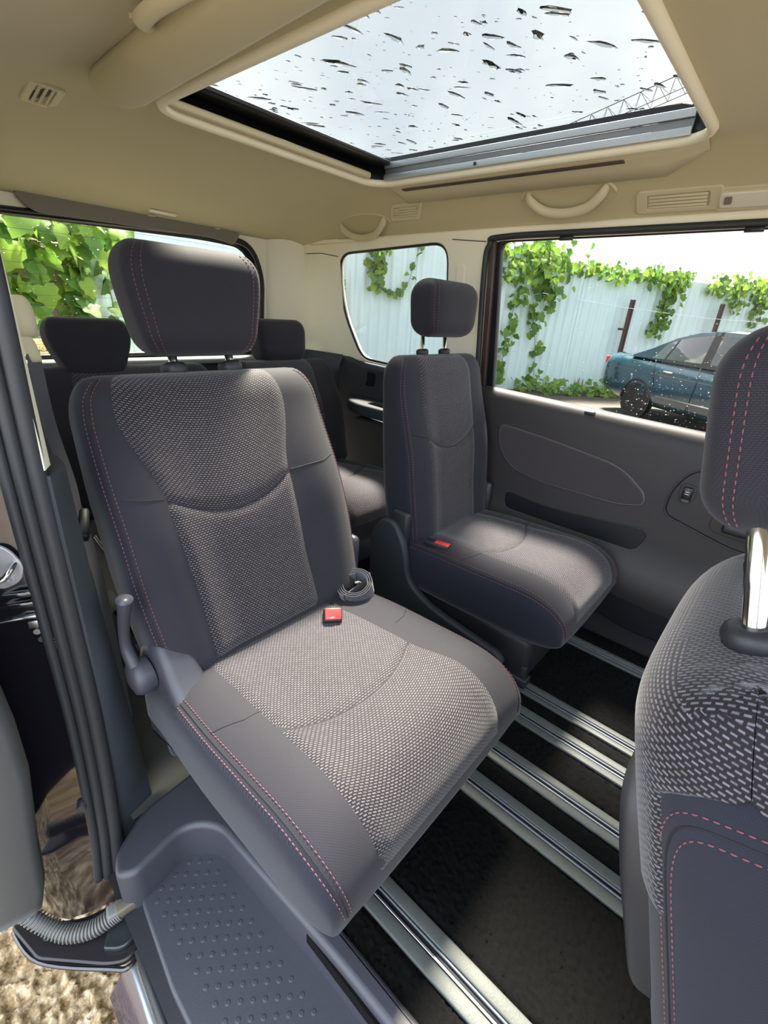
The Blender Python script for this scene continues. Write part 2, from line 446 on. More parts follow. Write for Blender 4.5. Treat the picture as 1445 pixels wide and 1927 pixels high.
# ------------------------------------------------------------------ the cabin shell
XC = .98
def roof_z(x, y):
    dx = x-XC
    W = .63 if dx > 0 else .86
    t = max(0, min(1.15, (abs(dx)-.43)/(W-.43))); a = .150*t**1.7
    q = max(0, min(1.2, (y-1.36)/.72)); b = .155*q**1.5
    return 1.452-(a**2.2+b**2.2)**(1/2.2) - .02*sst(.25, -.6, y)
HX0, HX1, HY0, HY1 = .64, 1.40, .318, 1.325
def loop_pts(x0, y0, x1, y1, r, N=40):
    """4N points round a rounded rectangle, by matching fractions of each side"""
    pts = []
    cor = [(x1, y0), (x1, y1), (x0, y1), (x0, y0)]
    full = rrect(x0, y0, x1, y1, r, 8)
    # resample by angle about the centre of each side segment: walk the perimeter evenly per quadrant
    P = [Vector((*p, 0)) for p in full]; P.append(P[0])
    L = [0]
    for i in range(1, len(P)): L.append(L[-1]+(P[i]-P[i-1]).length)
    # quadrant breaks are the corner arc mid-points
    br = [L[4+9*k] for k in range(4)]; br.append(br[0]+L[-1]); out = []
    for k in range(4):
        for i in range(N):
            d = (br[k]+(br[k+1]-br[k])*i/N) % L[-1]
            j = max(q for q in range(len(L)-1) if L[q] <= d+1e-9); t = (d-L[j])/max(1e-9, L[j+1]-L[j])
            q = P[j].lerp(P[j+1], t); out.append((q.x, q.y))
    return out
def ring_mesh(name, rings, m, parent=None, kind=None, label=None, close_last=False):
    K = len(rings[0]); v = [p for r in rings for p in r]; f = []
    for j in range(len(rings)-1):
        for i in range(K):
            f.append((j*K+i, j*K+(i+1) % K, (j+1)*K+(i+1) % K, (j+1)*K+i))
    o = mesh(name, v, f, m, parent, True, kind, label)
    bm = bmesh.new(); bm.from_mesh(o.data); bmesh.ops.recalc_face_normals(bm, faces=bm.faces); bm.to_mesh(o.data); bm.free()
    return o
ceiling = empty('ceiling', kind='structure', label='beige cloth headliner around the sunroof')
inner = loop_pts(HX0, HY0, HX1, HY1, .07); outer = loop_pts(.10, -.75, 1.605, 2.075, .03)
rings = []
NR = 26
for j in range(NR+1):
    t = (j/NR)**1.15
    ring = []
    for (ax_, ay_), (bx_, by_) in zip(inner, outer):
        x, y = ax_+(bx_-ax_)*t, ay_+(by_-ay_)*t
        z = roof_z(x, y)
        ring.append((x, y, z))
    rings.append(ring)
ring_mesh('headliner', rings, HEAD, ceiling)
# upper skin closing the roof above the lining (so the sky lights the cabin only through real openings)
up_in = [[(x, y, 1.525) for x, y in loop_pts(HX0-.02, HY0-.02, HX1+.02, HY1+.02, .07)], [(x, y, roof_z(x, y)+.045) for x, y in loop_pts(.08, -.78, 1.66, 2.13, .03)]]
ring_mesh('roof_skin', up_in, PAINT, ceiling)
# rounded trim lip around the opening
lip = [Vector((x, y, roof_z(x, y)-.004)) for x, y in loop_pts(HX0-.008, HY0-.008, HX1+.008, HY1+.008, .075)]
v = []; f = []; K = len(lip); NP = 8
for i in range(K):
    t = (lip[(i+1) % K]-lip[i-1]).normalized(); out = t.cross(Vector((0, 0, 1))).normalized()
    for k in range(NP):
        a = 2*pi*k/NP; v.append(lip[i]+out*.011*cos(a)+Vector((0, 0, 1))*.011*sin(a))
for i in range(K):
    j = (i+1) % K
    for k in range(NP): f.append((i*NP+k, i*NP+(k+1) % NP, j*NP+(k+1) % NP, j*NP+k))
mesh('opening_lip', v, f, CREAM, ceiling, label='pale rounded lip around the sunroof opening')

# sunroof: frame walls, rails, glass, drops
sunroof = empty('window_4', kind='structure', label='sunroof glass with rain drops')
ring_mesh('frame', [[(x, y, 1.447) for x, y in loop_pts(HX0-.003, HY0-.003, HX1+.003, HY1+.003, .07)], [(x, y, 1.519) for x, y in loop_pts(HX0-.004, HY0-.004, HX1+.004, HY1+.004, .07)], [(x, y, 1.522) for x, y in loop_pts(HX0-.05, HY0-.08, HX1+.05, HY1+.05, .07)]], BLACKTRIM, sunroof)
def side_rail(x, s, nm):
    # three bands of the aluminium slide rail
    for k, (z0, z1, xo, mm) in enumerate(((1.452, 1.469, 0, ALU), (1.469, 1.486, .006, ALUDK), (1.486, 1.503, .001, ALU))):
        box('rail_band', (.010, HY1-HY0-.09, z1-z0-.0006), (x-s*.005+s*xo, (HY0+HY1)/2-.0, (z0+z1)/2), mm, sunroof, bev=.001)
side_rail(HX1-.002, 1, 'r'); side_rail(HX0+.002, -1, 'l')
lathe('rail_screw', [(0, .002), (.004, .002), (.005, 0)], (HX1-.014, .92, 1.4605), (-1, 0, 0), DKPLAST, sunroof, 10)
box('rear_frame_bar', (HX1-HX0+.02, .075, .012), ((HX0+HX1)/2, HY1-.032, 1.500), BLACKTRIM, sunroof, bev=.003)
box('shade_edge', (HX1-HX0-.06, .035, .018), ((HX0+HX1)/2-.02, HY1-.008, 1.462), BEIGE, sunroof, bev=.006)
plate('glass', rrect(HX0-.03, HY0-.06, HX1+.02, HY1+.02, .05), basis((1, 0, 0), (0, 1, 0), (0, 0, 1), (0, 0, 1.518)), GLASS_ROOF, sunroof, thick=.004, bev=.0005, flat=True)
def drops(name, n, place, rmin, rmax, parent, zs=.35, wob=.35, nrm=None, stretch=1.0, blobs=1, label=None):
    v = []; f = []
    for _ in range(n):
        o, ex, ey, ez = place()
        r0 = rmin+(rmax-rmin)*random.random()**3
        nb = 1+int(random.random()**2*blobs)
        px = py = 0; ang = random.uniform(0, 2*pi)
        K = 9; i0 = len(v)
        # an irregular flattened dome, longer for the larger ones
        el = 1+random.random()*stretch*(r0/rmax)**.5*2; sn = random.uniform(-.5, .5)
        ph = [random.uniform(1-wob, 1+wob) for _ in range(K)]
        for ring, (rr, hh) in enumerate(((1.0, 0), (.86, .55), (.5, .92))):
            for k in range(K):
                a = 2*pi*k/K; q = r0*rr*ph[k]; X = q*cos(a)*el; Y = q*sin(a)+sn*(X/el)**2/r0*.7*(1 if el > 1.6 else 0)
                v.append(o+ex*X+ey*Y+ez*(hh*r0*zs))
        v.append(o+ez*r0*zs)
        for ring in range(2):
            for k in range(K):
                a = i0+ring*K+k; b = i0+ring*K+(k+1) % K; f.append((a, b, b+K, a+K))
        for k in range(K): f.append((i0+2*K+k, i0+2*K+(k+1) % K, i0+3*K))
        f.append(tuple(i0+k for k in range(K-1, -1, -1)))
    return mesh(name, v, f, WATER, parent, True, 'stuff', label)
Zv = Vector((0, 0, 1)); Xv = Vector((1, 0, 0)); Yv = Vector((0, 1, 0))
def roof_place():
    x = random.uniform(HX0, HX1); y = HY0+(HY1-HY0)*random.random()**.8
    a = random.uniform(-.5, .5)-.5
    return Vector((x, y, 1.5183)), Vector((cos(a), sin(a), 0)), Vector((-sin(a), cos(a), 0)), Zv
drops('rain_drops', 520, roof_place, .0012, .0090, sunroof, zs=.13, stretch=1.8)

# roof ledges beside the opening (left one broad, right one slim)
ledge = empty('trim_1', kind='structure', label='padded beige beam along the left of the sunroof')
pts = [Vector((.575, y, 1.425-.0*(y))) for y in [1.29, 1.2, 1.0, .7, .4, .1, -.3, -.6]]
v = []; f = []; K = 16
ys = [1.285, 1.28, 1.268, 1.24, 1.20, 1.0, .8, .6, .4, .2, 0, -.3, -.6]
for y in ys:
    e = max(.05, 1-max(0, (y-1.20)/.087)**2)**.5
    for k in range(K):
        a = 2*pi*k/K; ca, sa = cos(a), sin(a)
        xx = .520-.046*(1.25-y)+.054*e*(1 if ca > 0 else -1)*abs(ca)**.7; zz = 1.430+(.032 if sa < 0 else .02)*(.3+.7*e)*(1 if sa > 0 else -1)*abs(sa)**.8
        v.append((xx, y, zz))
for j in range(len(ys)-1):
    for k in range(K): f.append((j*K+k, j*K+(k+1) % K, (j+1)*K+(k+1) % K, (j+1)*K+k))
f.append(tuple(range(K)))
mesh('padded_beam', v, f, HEAD, ledge)
ledge2 = empty('trim_2', kind='structure', label='slim beige duct ledge along the right of the sunroof')
v = []; f = []
ys2 = [1.30, 1.29, 1.25, 1.1, .9, .7, .5, .42, .36, .33]
for j, y in enumerate(ys2):
    e = min(1, (1.30-y)/.05+.1)*min(1, (y-.32)/.1+.05)
    w = .05*e; xx = 1.447
    for a, b in ((-.03, .012), (-.026, -.012*e), (-.01, -.016*e), (.012*e+.003, -.014*e), (.045*e+.003, -.014*e+ .0), (.055*e+.003, .012)):
        v.append((xx+a, y, roof_z(xx+a, y)+b))
K = 6
for j in range(len(ys2)-1):
    for k in range(K-1): f.append((j*K+k, j*K+k+1, (j+1)*K+k+1, (j+1)*K+k))
mesh('duct_ledge', v, f, BEIGE, ledge2)
box('ledge_slot', (.020, .72, .004), (1.437, .87, roof_z(1.437, .87)-.0165), mat('slot_brown', (.06, .042, .036), .7), ledge2, bev=.0015)

# front of the cabin, out of frame, added to hold back low sky light: closed front door, bulkhead and dash height panels
front_w = empty('wall_front', kind='structure', label='unseen front part of the cabin, closed against low sky light')
box('bulkhead', (1.6, .05, 1.05), (.88, -1.35, .22), DKPLAST, front_w, bev=.01)
box('front_door_panel', (.05, 1.05, 1.05), (.06, -.80, .22), TRIMDK, front_w, bev=.01)
box('front_pillar_post', (.06, .10, 1.75), (.10, -.24, .55), CREAM, front_w, bev=.015)
box('front_right_panel', (.05, .70, 1.05), (1.66, -1.1, .22), TRIMDK, front_w, bev=.01)
box('dashboard', (1.45, .40, .30), (.88, -1.12, .60), DKPLAST, front_w, bev=.05)
# ---- right wall: upper frame with the door and the quarter window
PW = basis((0, 1, 0), (-.1415, 0, .99), (-.99, 0, -.1415), (1.66, 0, .75))     # out = into the cabin
def pw(u, v_, o=0): return PW @ Vector((u, v_, o))
door_hole = smooth_poly([(.955, .545, .05), (.955, .035, .02), (-.75, .0, .02), (-.75, .56, .02)], n=6)
quarter_hole = smooth_poly([(1.705, .520, .07), (1.712, .30, .12), (1.60, .088, .06), (1.40, .078, .05), (1.118, .10, .05), (1.125, .548, .07)], n=7)
wall_r = empty('wall_right', kind='structure', label='cream pillar trim and dark lower trim of the right side')
up = [(2.02, .085), (2.02, .565), (-.75, .58), (-.75, .562), (.955+.02, .562, .05), (.975, .03), (1.09, .02), (1.118, .08), (1.40, .06), (1.60, .07)]
plate('pillar_trim', smooth_poly([(1.955, .085, .005), (1.955, .575, .005), (-.75, .60, .005), (-.75, -.02, .005)], n=2), PW, CREAM, wall_r, thick=.03, bev=.008,
      holes=[door_hole, quarter_hole], bseg=3)
# header above the door and window in headliner beige
tube('roof_side_roll', catmull([(1.596, y, z) for y, z in ((-.75, 1.318), (.2, 1.318), (.9, 1.315), (1.4, 1.312), (1.9, 1.305))], 6), .016, BEIGE, wall_r, 10)
tube('trim_joint', [pw(1.96, .524, .004), pw(1.82, .524, .001), pw(1.712, .510, .001)], .0016, mat('joint_shadow', (.08, .07, .05), .8), wall_r, 6)
tube('trim_joint', [pw(1.105, .556, .001), pw(1.03, .55, .001), pw(.965, .545, .001)], .0016, bpy.data.materials['joint_shadow'], wall_r, 6)
plate('belt_slot_cover', rrect(1.045, .36, 1.083, .475, .012), PW @ Matrix.Translation((0, 0, .004)), CREAM, wall_r, thick=.008, bev=.003)
# rear corner pillar, curved from the quarter window to the rear window
v = []; f = []
prof_c = [(1.628, 1.70), (1.628, 1.80), (1.628, 1.88), (1.622, 1.93), (1.604, 1.968), (1.57, 2.00), (1.53, 2.032), (1.48, 2.065), (1.447, 2.088), (1.440, 2.12)]
zs_ = [.80, .86, .95, 1.05, 1.15, 1.25, 1.32]
for z in zs_:
    for k, (x, y) in enumerate(prof_c):
        v.append((x-.1415/.99*(z-.95)*(1 if k < 4 else .6)+.004, y-.12*(z-.95)*(0 if k < 4 else .8), z))
K = len(prof_c)
for j in range(len(zs_)-1):
    for k in range(K-1): f.append((j*K+k, j*K+k+1, (j+1)*K+k+1, (j+1)*K+k))
mesh('corner_pillar', v[:], f, CREAM, wall_r)
hook = empty('shoulder_belt_guide', 'pale plastic belt guide clipped on the rear right corner pillar', 'belt guide')
box('guide_body', (.028, .012, .055), (1.545, 1.995, .915), CREAM, hook, bev=.005, rot=radians(-40))
box('guide_slot', (.010, .005, .016), (1.533, 1.992, .925), DKPLAST, hook, bev=.001, rot=radians(-40))
box('guide_arm', (.020, .02, .05), (1.562, 1.965, .905), STEEL, hook, bev=.006, rot=radians(-40))
# lower dark quarter trim
qt = plate('quarter_trim', smooth_poly([(.985, -.95), (.985, .02, .04), (1.09, .025, .03), (1.13, .075, .03), (1.40, .058, .04), (1.60, .066, .05), (1.66, .088, .03), (1.94, .080, .02), (1.94, -.95)], n=4), PW @ Matrix.Translation((0, 0, .02)), NAVY, wall_r, thick=.05, bev=.016, bseg=4)
v = []; f = []
for z in (.05, .4, .62, .75, .80, .835, .842):
    for k, (x, y) in enumerate(prof_c):
        v.append((x-.028*(1 if k < 5 else .3)*(1 if z < .82 else .2)+.004, y-.02*(0 if k < 4 else 1)*(1 if z < .82 else 0), z))
for j in range(6):
    for k in range(K-1): f.append((j*K+k, j*K+k+1, (j+1)*K+k+1, (j+1)*K+k))
mesh('corner_lower_trim', v, f, NAVY, wall_r)
# armrest ledge with a cup recess, and a small pull recess
shelf_o = smooth_poly([(1.36, 1.10), (1.62, 1.10), (1.62, 1.80), (1.60, 1.80, .03), (1.48, 1.62, .1), (1.46, 1.10)], n=5)
shelf_o = smooth_poly([(1.47, 1.12, .02), (1.64, 1.12, .01), (1.64, 1.66, .01), (1.52, 1.56, .06), (1.475, 1.44, .05)], n=5)
cup_hole = smooth_poly([(1.50, 1.22, .03), (1.575, 1.22, .03), (1.585, 1.44, .05), (1.53, 1.44, .04)], n=5)
plate('armrest_ledge', shelf_o, basis((1, 0, 0), (0, 1, 0), (0, 0, 1), (0, 0, .665)), NAVY, wall_r, thick=.05, bev=.010, holes=[cup_hole], bseg=3)
box('cup_recess', (.12, .26, .01), (1.545, 1.33, .60), DKPLAST, wall_r, bev=.002)
plate('pull_recess', smooth_poly([(1.500, -.03, .012), (1.565, -.03, .012), (1.545, .0, .01), (1.545, .038, .012), (1.488, .036, .012)], n=4), PW @ Matrix.Translation((0, 0, .0222)), BLACKTRIM, wall_r, thick=.004, bev=.001)
plate('glass', quarter_hole, PW @ Matrix.Translation((0, 0, -.016)), GLASS_CLEAR, empty('window_2', kind='structure', label='quarter window behind the right door'), thick=.003, bev=.0005, flat=True)
win2 = bpy.data.objects['window_2']
ring = [Vector((p[0], p[1], 0)) for p in quarter_hole]
def gasket(name, loop, mt, r, m, parent, o=0):
    pts = [mt @ Vector((p[0], p[1], o)) for p in loop]; pts.append(pts[0]); pts.append(pts[1])
    return tube(name, pts, r, m, parent, 6)
gasket('seal', quarter_hole, PW, .006, BLACKTRIM, win2, -.006)

# ---- right sliding door
door = empty('door_1', kind='structure', label='closed right sliding door with dark trim')
win3 = empty('window_3', kind='structure', label='right sliding door window with rain drops')
plate('glass', smooth_poly([(.93, .55, .03), (.93, .0, .03), (-.75, -.03, .03), (-.75, .57, .03)], n=4), PW @ Matrix.Translation((0, 0, -.03)), GLASS_CLEAR, win3, thick=.004, bev=.0005, flat=True)
fr_out = smooth_poly([(.99, .575, .06), (.99, -.05, .02), (-.78, -.05, .02), (-.78, .60, .02)], n=6)
fr_in = smooth_poly([(.912, .540, .03), (.897, .045, .012), (-.75, .0, .02), (-.75, .556, .02)], n=5)
plate('window_frame', fr_out, PW @ Matrix.Translation((0, 0, -.012)), BLACKTRIM, win3, thick=.02, bev=.004, holes=[fr_in])
tube('pillar_seal', catmull([pw(.962, -.05, .006), pw(.962, .2, .006), pw(.962, .46, .006), pw(.948, .535, .006), pw(.90, .556, .006), pw(.5, .560, .006), pw(-.7, .566, .006)], 6), .010, RUBBER, win3, 8)
box('inner_frame_post', (.02, .022, .56), pw(.938, .28, -.004), mat('brown_frame', (.045, .028, .022), .4), win3, bev=.004, rot=Matrix.Rotation(-.1415, 3, 'Y'))
def door_place():
    u = random.uniform(-.05, .9); v_ = random.random()**1.6*.5
    if random.random() < .45: u = random.uniform(-.05, .45); v_ = random.uniform(0, .25)
    o = pw(u, v_, -.0345); return o, Vector((0, 1, 0)), Vector((-.1415, 0, .99)), Vector((.99, 0, .1415))
drops('rain_drops', 1100, door_place, .0005, .0017, win3, zs=.35, stretch=.5)
tube('trim_clip', [pw(.70, .545, .012), pw(.66, .545, .012)], .006, RUBBER, win3, 6)
tube('trim_clip', [pw(.23, .548, .012), pw(.19, .548, .012)], .006, RUBBER, win3, 6)
# door trim panel with a rounded bright shoulder
yline = [-.8, -.4, 0, .3, .6, .8, .955]
prof = [(1.662, .0), (1.655, .012), (1.640, .010), (1.622, -.004), (1.612, -.025), (1.608, -.06), (1.607, -.2), (1.607, -.36), (1.604, -.42), (1.590, -.46), (1.575, -.50), (1.578, -.56), (1.60, -.62), (1.62, -.70), (1.62, -.80)]
v = []; f = []; K = len(prof)
for y in yline:
    zt = .768+.030*(y-.1)/.8
    for x, z in prof: v.append((x, y, zt+z))
for j in range(len(yline)-1):
    for k in range(K-1): f.append((j*K+k, j*K+k+1, (j+1)*K+k+1, (j+1)*K+k))
mesh('trim_panel', v, f, TRIMDK, door)
PD = basis((0, 1, 0), (0, 0, 1), (-1, 0, 0), (1.607, 0, 0))
ins = smooth_poly([(.812, .688, .03), (.62, .672, .2), (.36, .635, .12), (.275, .57, .05), (.265, .532, .03), (.34, .512, .05), (.60, .512, .1), (.735, .533, .08), (.80, .60, .06)], n=6)
plate('cloth_insert', ins, PD @ Matrix.Translation((0, 0, .007)), DOORCLOTH, door, thick=.014, bev=.006, bseg=3)
gasket('insert_border', ins, PD, .0040, mat('border_highlight', (.07, .066, .066), .4), door, .001)  # grey lightened so the border's highlight sits in its colour
plate('pocket_recess', smooth_poly([(.742, .44, .03), (.735, .37, .03), (.25, .37, .03), (.22, .46, .05), (.55, .425, .1)], n=5), PD @ Matrix.Translation((0, 0, .003)), BLACKTRIM, door, thick=.006, bev=.002)
sp = plate('switch_plate', smooth_poly([(.205, .60, .05), (.165, .682, .06), (.03, .69, .05), (-.10, .68, .05), (-.12, .47, .03), (.02, .478, .03), (.205, .525, .03)], n=6), PD @ Matrix.Translation((0, 0, .007)), TRIMDK, door, thick=.012, bev=.004)
gasket('plate_border', smooth_poly([(.208, .60, .05), (.167, .685, .06), (.03, .693, .05), (-.10, .683, .05), (-.12, .466, .03), (.02, .474, .03), (.208, .522, .03)], n=6), PD, .0025, PLAST, door, .0015)
plate('switch_bezel', smooth_poly([(.182, .636, .02), (.142, .636, .02), (.138, .60, .01), (.150, .575, .012), (.172, .575, .012), (.184, .60, .01)], n=4), PD @ Matrix.Translation((0, 0, .010)), BLACKTRIM, sp, thick=.005, bev=.001)
box('switch_rocker', (.010, .026, .040), (1.593, .161, .607), BLACKTRIM, sp, bev=.003)
for dz in (.004, -.003): box('switch_mark', (.002, .012, .0022), (1.5875, .161, .609+dz), STEEL, sp, bev=.0005)
box('switch_lip', (.008, .022, .012), (1.590, .161, .584), PLAST, sp, bev=.002)
plate('handle_recess', smooth_poly([(.075, .60, .03), (.085, .515, .03), (-.1, .50, .03), (-.1, .63, .03)], n=5), PD @ Matrix.Translation((0, 0, .0105)), BLACKTRIM, sp, thick=.005, bev=.001)
box('pull_handle', (.03, .16, .028), (1.588, -.03, .538), DKPLAST, door, bev=.008)
spk = smooth_poly([(.36, .255, .08), (.20, .265, .08), (.06, .17, .08), (.05, .085, .04), (.20, .075, .05), (.34, .105, .05)], n=6)
plate('speaker_grille', spk, basis((0, 1, 0), (0, 0, 1), (-1, 0, 0), (1.584, 0, .01)), BLACKTRIM, door, thick=.02, bev=.006)
box('sill_clip', (.020, .035, .012), (1.628, .505, .782), TRIMDK, door, bev=.004)
tube('glass_seal', [pw(.90, .045, .010), pw(.5, .032, .010), pw(-.5, .0, .010)], .007, RUBBER, win3, 8)

# ---- rear wall and window
PR = basis((-1, 0, 0), (0, -.12, .993), (0, -.993, -.12), (0, 2.1, .8))       # u runs toward the left side, out = forward
def pr(x, z, o=0): return PR @ Vector((-x, (z-.8)/.993, o))
rear = empty('wall_rear', kind='structure', label='tailgate trim around the rear window')
win1 = empty('window_1', kind='structure', label='rear window with heater lines')
rh = smooth_poly([(-.30, .455, .05), (-.30, .01, .04), (-1.43, .022, .03), (-1.425, .36, .1), (-1.36, .485, .10), (-1.15, .498, .08)], n=7)
plate('window_surround', [(-.16, -.9), (-1.47, -.9), (-1.47, .54), (-.16, .54)], PR, CREAM, rear, thick=.03, bev=.004, holes=[rh])
gasket('window_seal', rh, PR, .013, BLACKTRIM, win1, .004)
plate('black_border', rh, PR @ Matrix.Translation((0, 0, -.020)), BLACKTRIM, win1, thick=.004, bev=.0005, holes=[smooth_poly([(-.33, .445, .03), (-.33, .012, .02), (-1.405, .022, .03), (-1.40, .34, .1), (-1.34, .462, .08), (-1.15, .470, .08)], n=6)])
plate('glass', rh, PR @ Matrix.Translation((0, 0, -.03)), GLASS_REAR, win1, thick=.004, bev=.0005, flat=True)
plate('header_panel', smooth_poly([(-.50, .505, .03), (-.545, .470, .03), (-1.15, .485, .02), (-1.27, .472, .01), (-1.30, .52, .01), (-.50, .55, .01)], n=4), PR @ Matrix.Translation((0, 0, .02)), mat('grey_beige_panel', (.20, .185, .15), .7), rear, thick=.012, bev=.004)
for k in range(13):
    z = .845+k*.033
    tube('heater_line', [pr(x, z+.012*sin((x-.3)*2.2), -.0275) for x in (.32, .6, .9, 1.15, 1.38)], .0006, BLACKTRIM, win1, 4)
def rear_place():
    x = random.uniform(.32, 1.38); z = random.uniform(.84, 1.26)
    return pr(x, z, -.0322), Vector((-1, 0, 0)), Vector((0, -.12, .993)), Vector((0, .993, .12))
drops('rain_drops', 260, rear_place, .0010, .0040, win1, zs=.5, stretch=.6)
box('tailgate_shelf', (1.16, .05, .03), (.90, 2.065, .79), mat('tailgate_grey', (.30, .32, .32), .45), rear, bev=.012)
box('tailgate_trim', (1.16, .03, .22), (.90, 2.075, .68), NAVY, rear, bev=.008)
# the seller's lettering stuck outside, read in reverse from in here
STICK = mat('white_lettering', (.85, .83, .72), .5)
def lettering(txt, x, z, size):
    cu = bpy.data.curves.new('lettering', 'FONT'); cu.body = txt; cu.size = size; cu.extrude = .0002; cu.align_x = 'RIGHT'
    o = bpy.data.objects.new('lettering', cu); C.objects.link(o); dg = bpy.context.evaluated_depsgraph_get()
    me = bpy.data.meshes.new_from_object(o.evaluated_get(dg)); bpy.data.objects.remove(o)
    me.transform(basis((-1, 0, 0), (0, -.12, .993), (0, -.993, -.12), pr(x, z, -.0338)))
    return link('lettering', me, STICK, win1, False)
lettering('ers', .505, .862, .030); lettering('Tran', .490, .826, .036)

# ---- floor, rails, step
floor = empty('floor', kind='structure', label='black carpet floor with grey seat rails')
mesh('rear_carpet', [(.17, .79, .002), (.42, .79, .002), (.42, 2.12, .002), (.17, 2.12, .002)], [(0, 1, 2, 3)], mat('rear_carpet_grey', (.05, .05, .045), .95), floor, False)
mesh('carpet', [(.30, -.9, 0), (1.66, -.9, 0), (1.66, 2.12, 0), (.30, 2.12, 0), (.30, 2.12, -.03), (.30, -.9, -.03)], [(0, 1, 2, 3), (0, 3, 4, 5)], CARPET, floor, False)
v = []; f = []
nx, ny = 150, 130
# pile of the carpet in view: a raised, uneven mat between the rails
def carpet_strip(x0, x1, y0=-.35, y1=.62):
    nx = max(6, int((x1-x0)/.0045)); ny = int((y1-y0)/.0045); vv = []; ff = []
    for j in range(ny+1):
        for i in range(nx+1):
            x = x0+(x1-x0)*i/nx; y = y0+(y1-y0)*j/ny
            e = min(1, min(i, nx-i)/2)
            jit = random.uniform(-.0016, .0016)
            vv.append((x+(random.uniform(-.003, .003) if i in (0, nx) else jit), y+random.uniform(-.0016, .0016), (.002)+e*(.004+.0065*noise.noise(Vector((x*160, y*160, 0)))+random.uniform(0, .0038))))
    for j in range(ny):
        for i in range(nx):
            a = j*(nx+1)+i; ff.append((a, a+1, a+nx+2, a+nx+1))
    return mesh('carpet_pile', vv, ff, CARPET, floor, True, 'stuff')
RX = [(.4365, .034), (.768, .034), (.891, .030), (1.052, .030), (1.160, .026), (1.505, .026)]
edges = [.335] + [e for x, w in RX for e in (x-w-.004, x+w+.004)] + [1.60]
for i in range(0, len(edges), 2):
    if edges[i+1]-edges[i] > .01: carpet_strip(edges[i], edges[i+1])
for x, w in RX:
    L = 2.2; yc = .25
    r = box('rail_flange', (w-.008, L, .010), (x-w/2-.006, yc, .005), RAILPL, floor, bev=.003)
    box('rail_flange', (w-.008, L, .010), (x+w/2+.006, yc, .005), RAILPL, floor, bev=.003)
    box('rail_slot', (.018, L, .003), (x, yc, .0022), BLACKTRIM, floor, bev=0)
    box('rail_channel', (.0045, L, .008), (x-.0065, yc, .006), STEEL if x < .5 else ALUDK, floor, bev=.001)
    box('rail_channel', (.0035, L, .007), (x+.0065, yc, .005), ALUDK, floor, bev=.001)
step = empty('trim_3', kind='structure', label='grey plastic door step with dimpled tread')
# step surround: raised rim (floor level) with a sunken tread
rim_out = smooth_poly([(.100, .70, .03), (.135, .745, .02), (.27, .80, .02), (.345, .80, .01), (.345, -.6, .01), (.10, -.6, .01)], n=4)
tread_h = smooth_poly([(.02, .52, .005), (.105, .672, .02), (.235, .700, .05), (.290, .655, .05), (.305, .30, .02), (.317, -.62, .01), (.02, -.62, .005)], n=5)
plate('step_rim', smooth_poly([(.098, .69, .015), (.113, .735, .03), (.185, .785, .03), (.345, .80, .01), (.345, -.6, .01), (.318, -.6, .004), (.304, .30, .05), (.283, .640, .06), (.235, .688, .05), (.125, .668, .03)], n=5),
      basis((1, 0, 0), (0, 1, 0), (0, 0, 1), (0, 0, .02)), PLAST, step, thick=.13, bev=.012, bseg=4)
tread_o = smooth_poly([(.128, .690, .03), (.245, .690, .05), (.290, .640, .04), (.318, .30, .02), (.345, -.6, .01), (.080, -.6, .01), (.105, .50, .01)], n=6)
plate('tread_plate', tread_o, basis((1, 0, 0), (0, 1, 0), (0, 0, 1), (0, 0, -.075)), PLAST, step, thick=.03, bev=.006, bseg=3)
DIMP = mat('dimple_dark', (.018, .018, .022), .35)
for j in range(24):
    n = min(8, 3+2*j if j < 3 else 8)
    if j == 2: n = 7
    for i in range(n):
        x = .259-.0158*i; y = .643-.0316*j+.0144*i
        if y < -.12: continue
        lathe('tread_dimple', [(.0054, 0), (.0048, .0013), (.0028, .0020), (0, .0014)], (x, y, -.0757), (0, 0, 1), PLAST, step, 10)
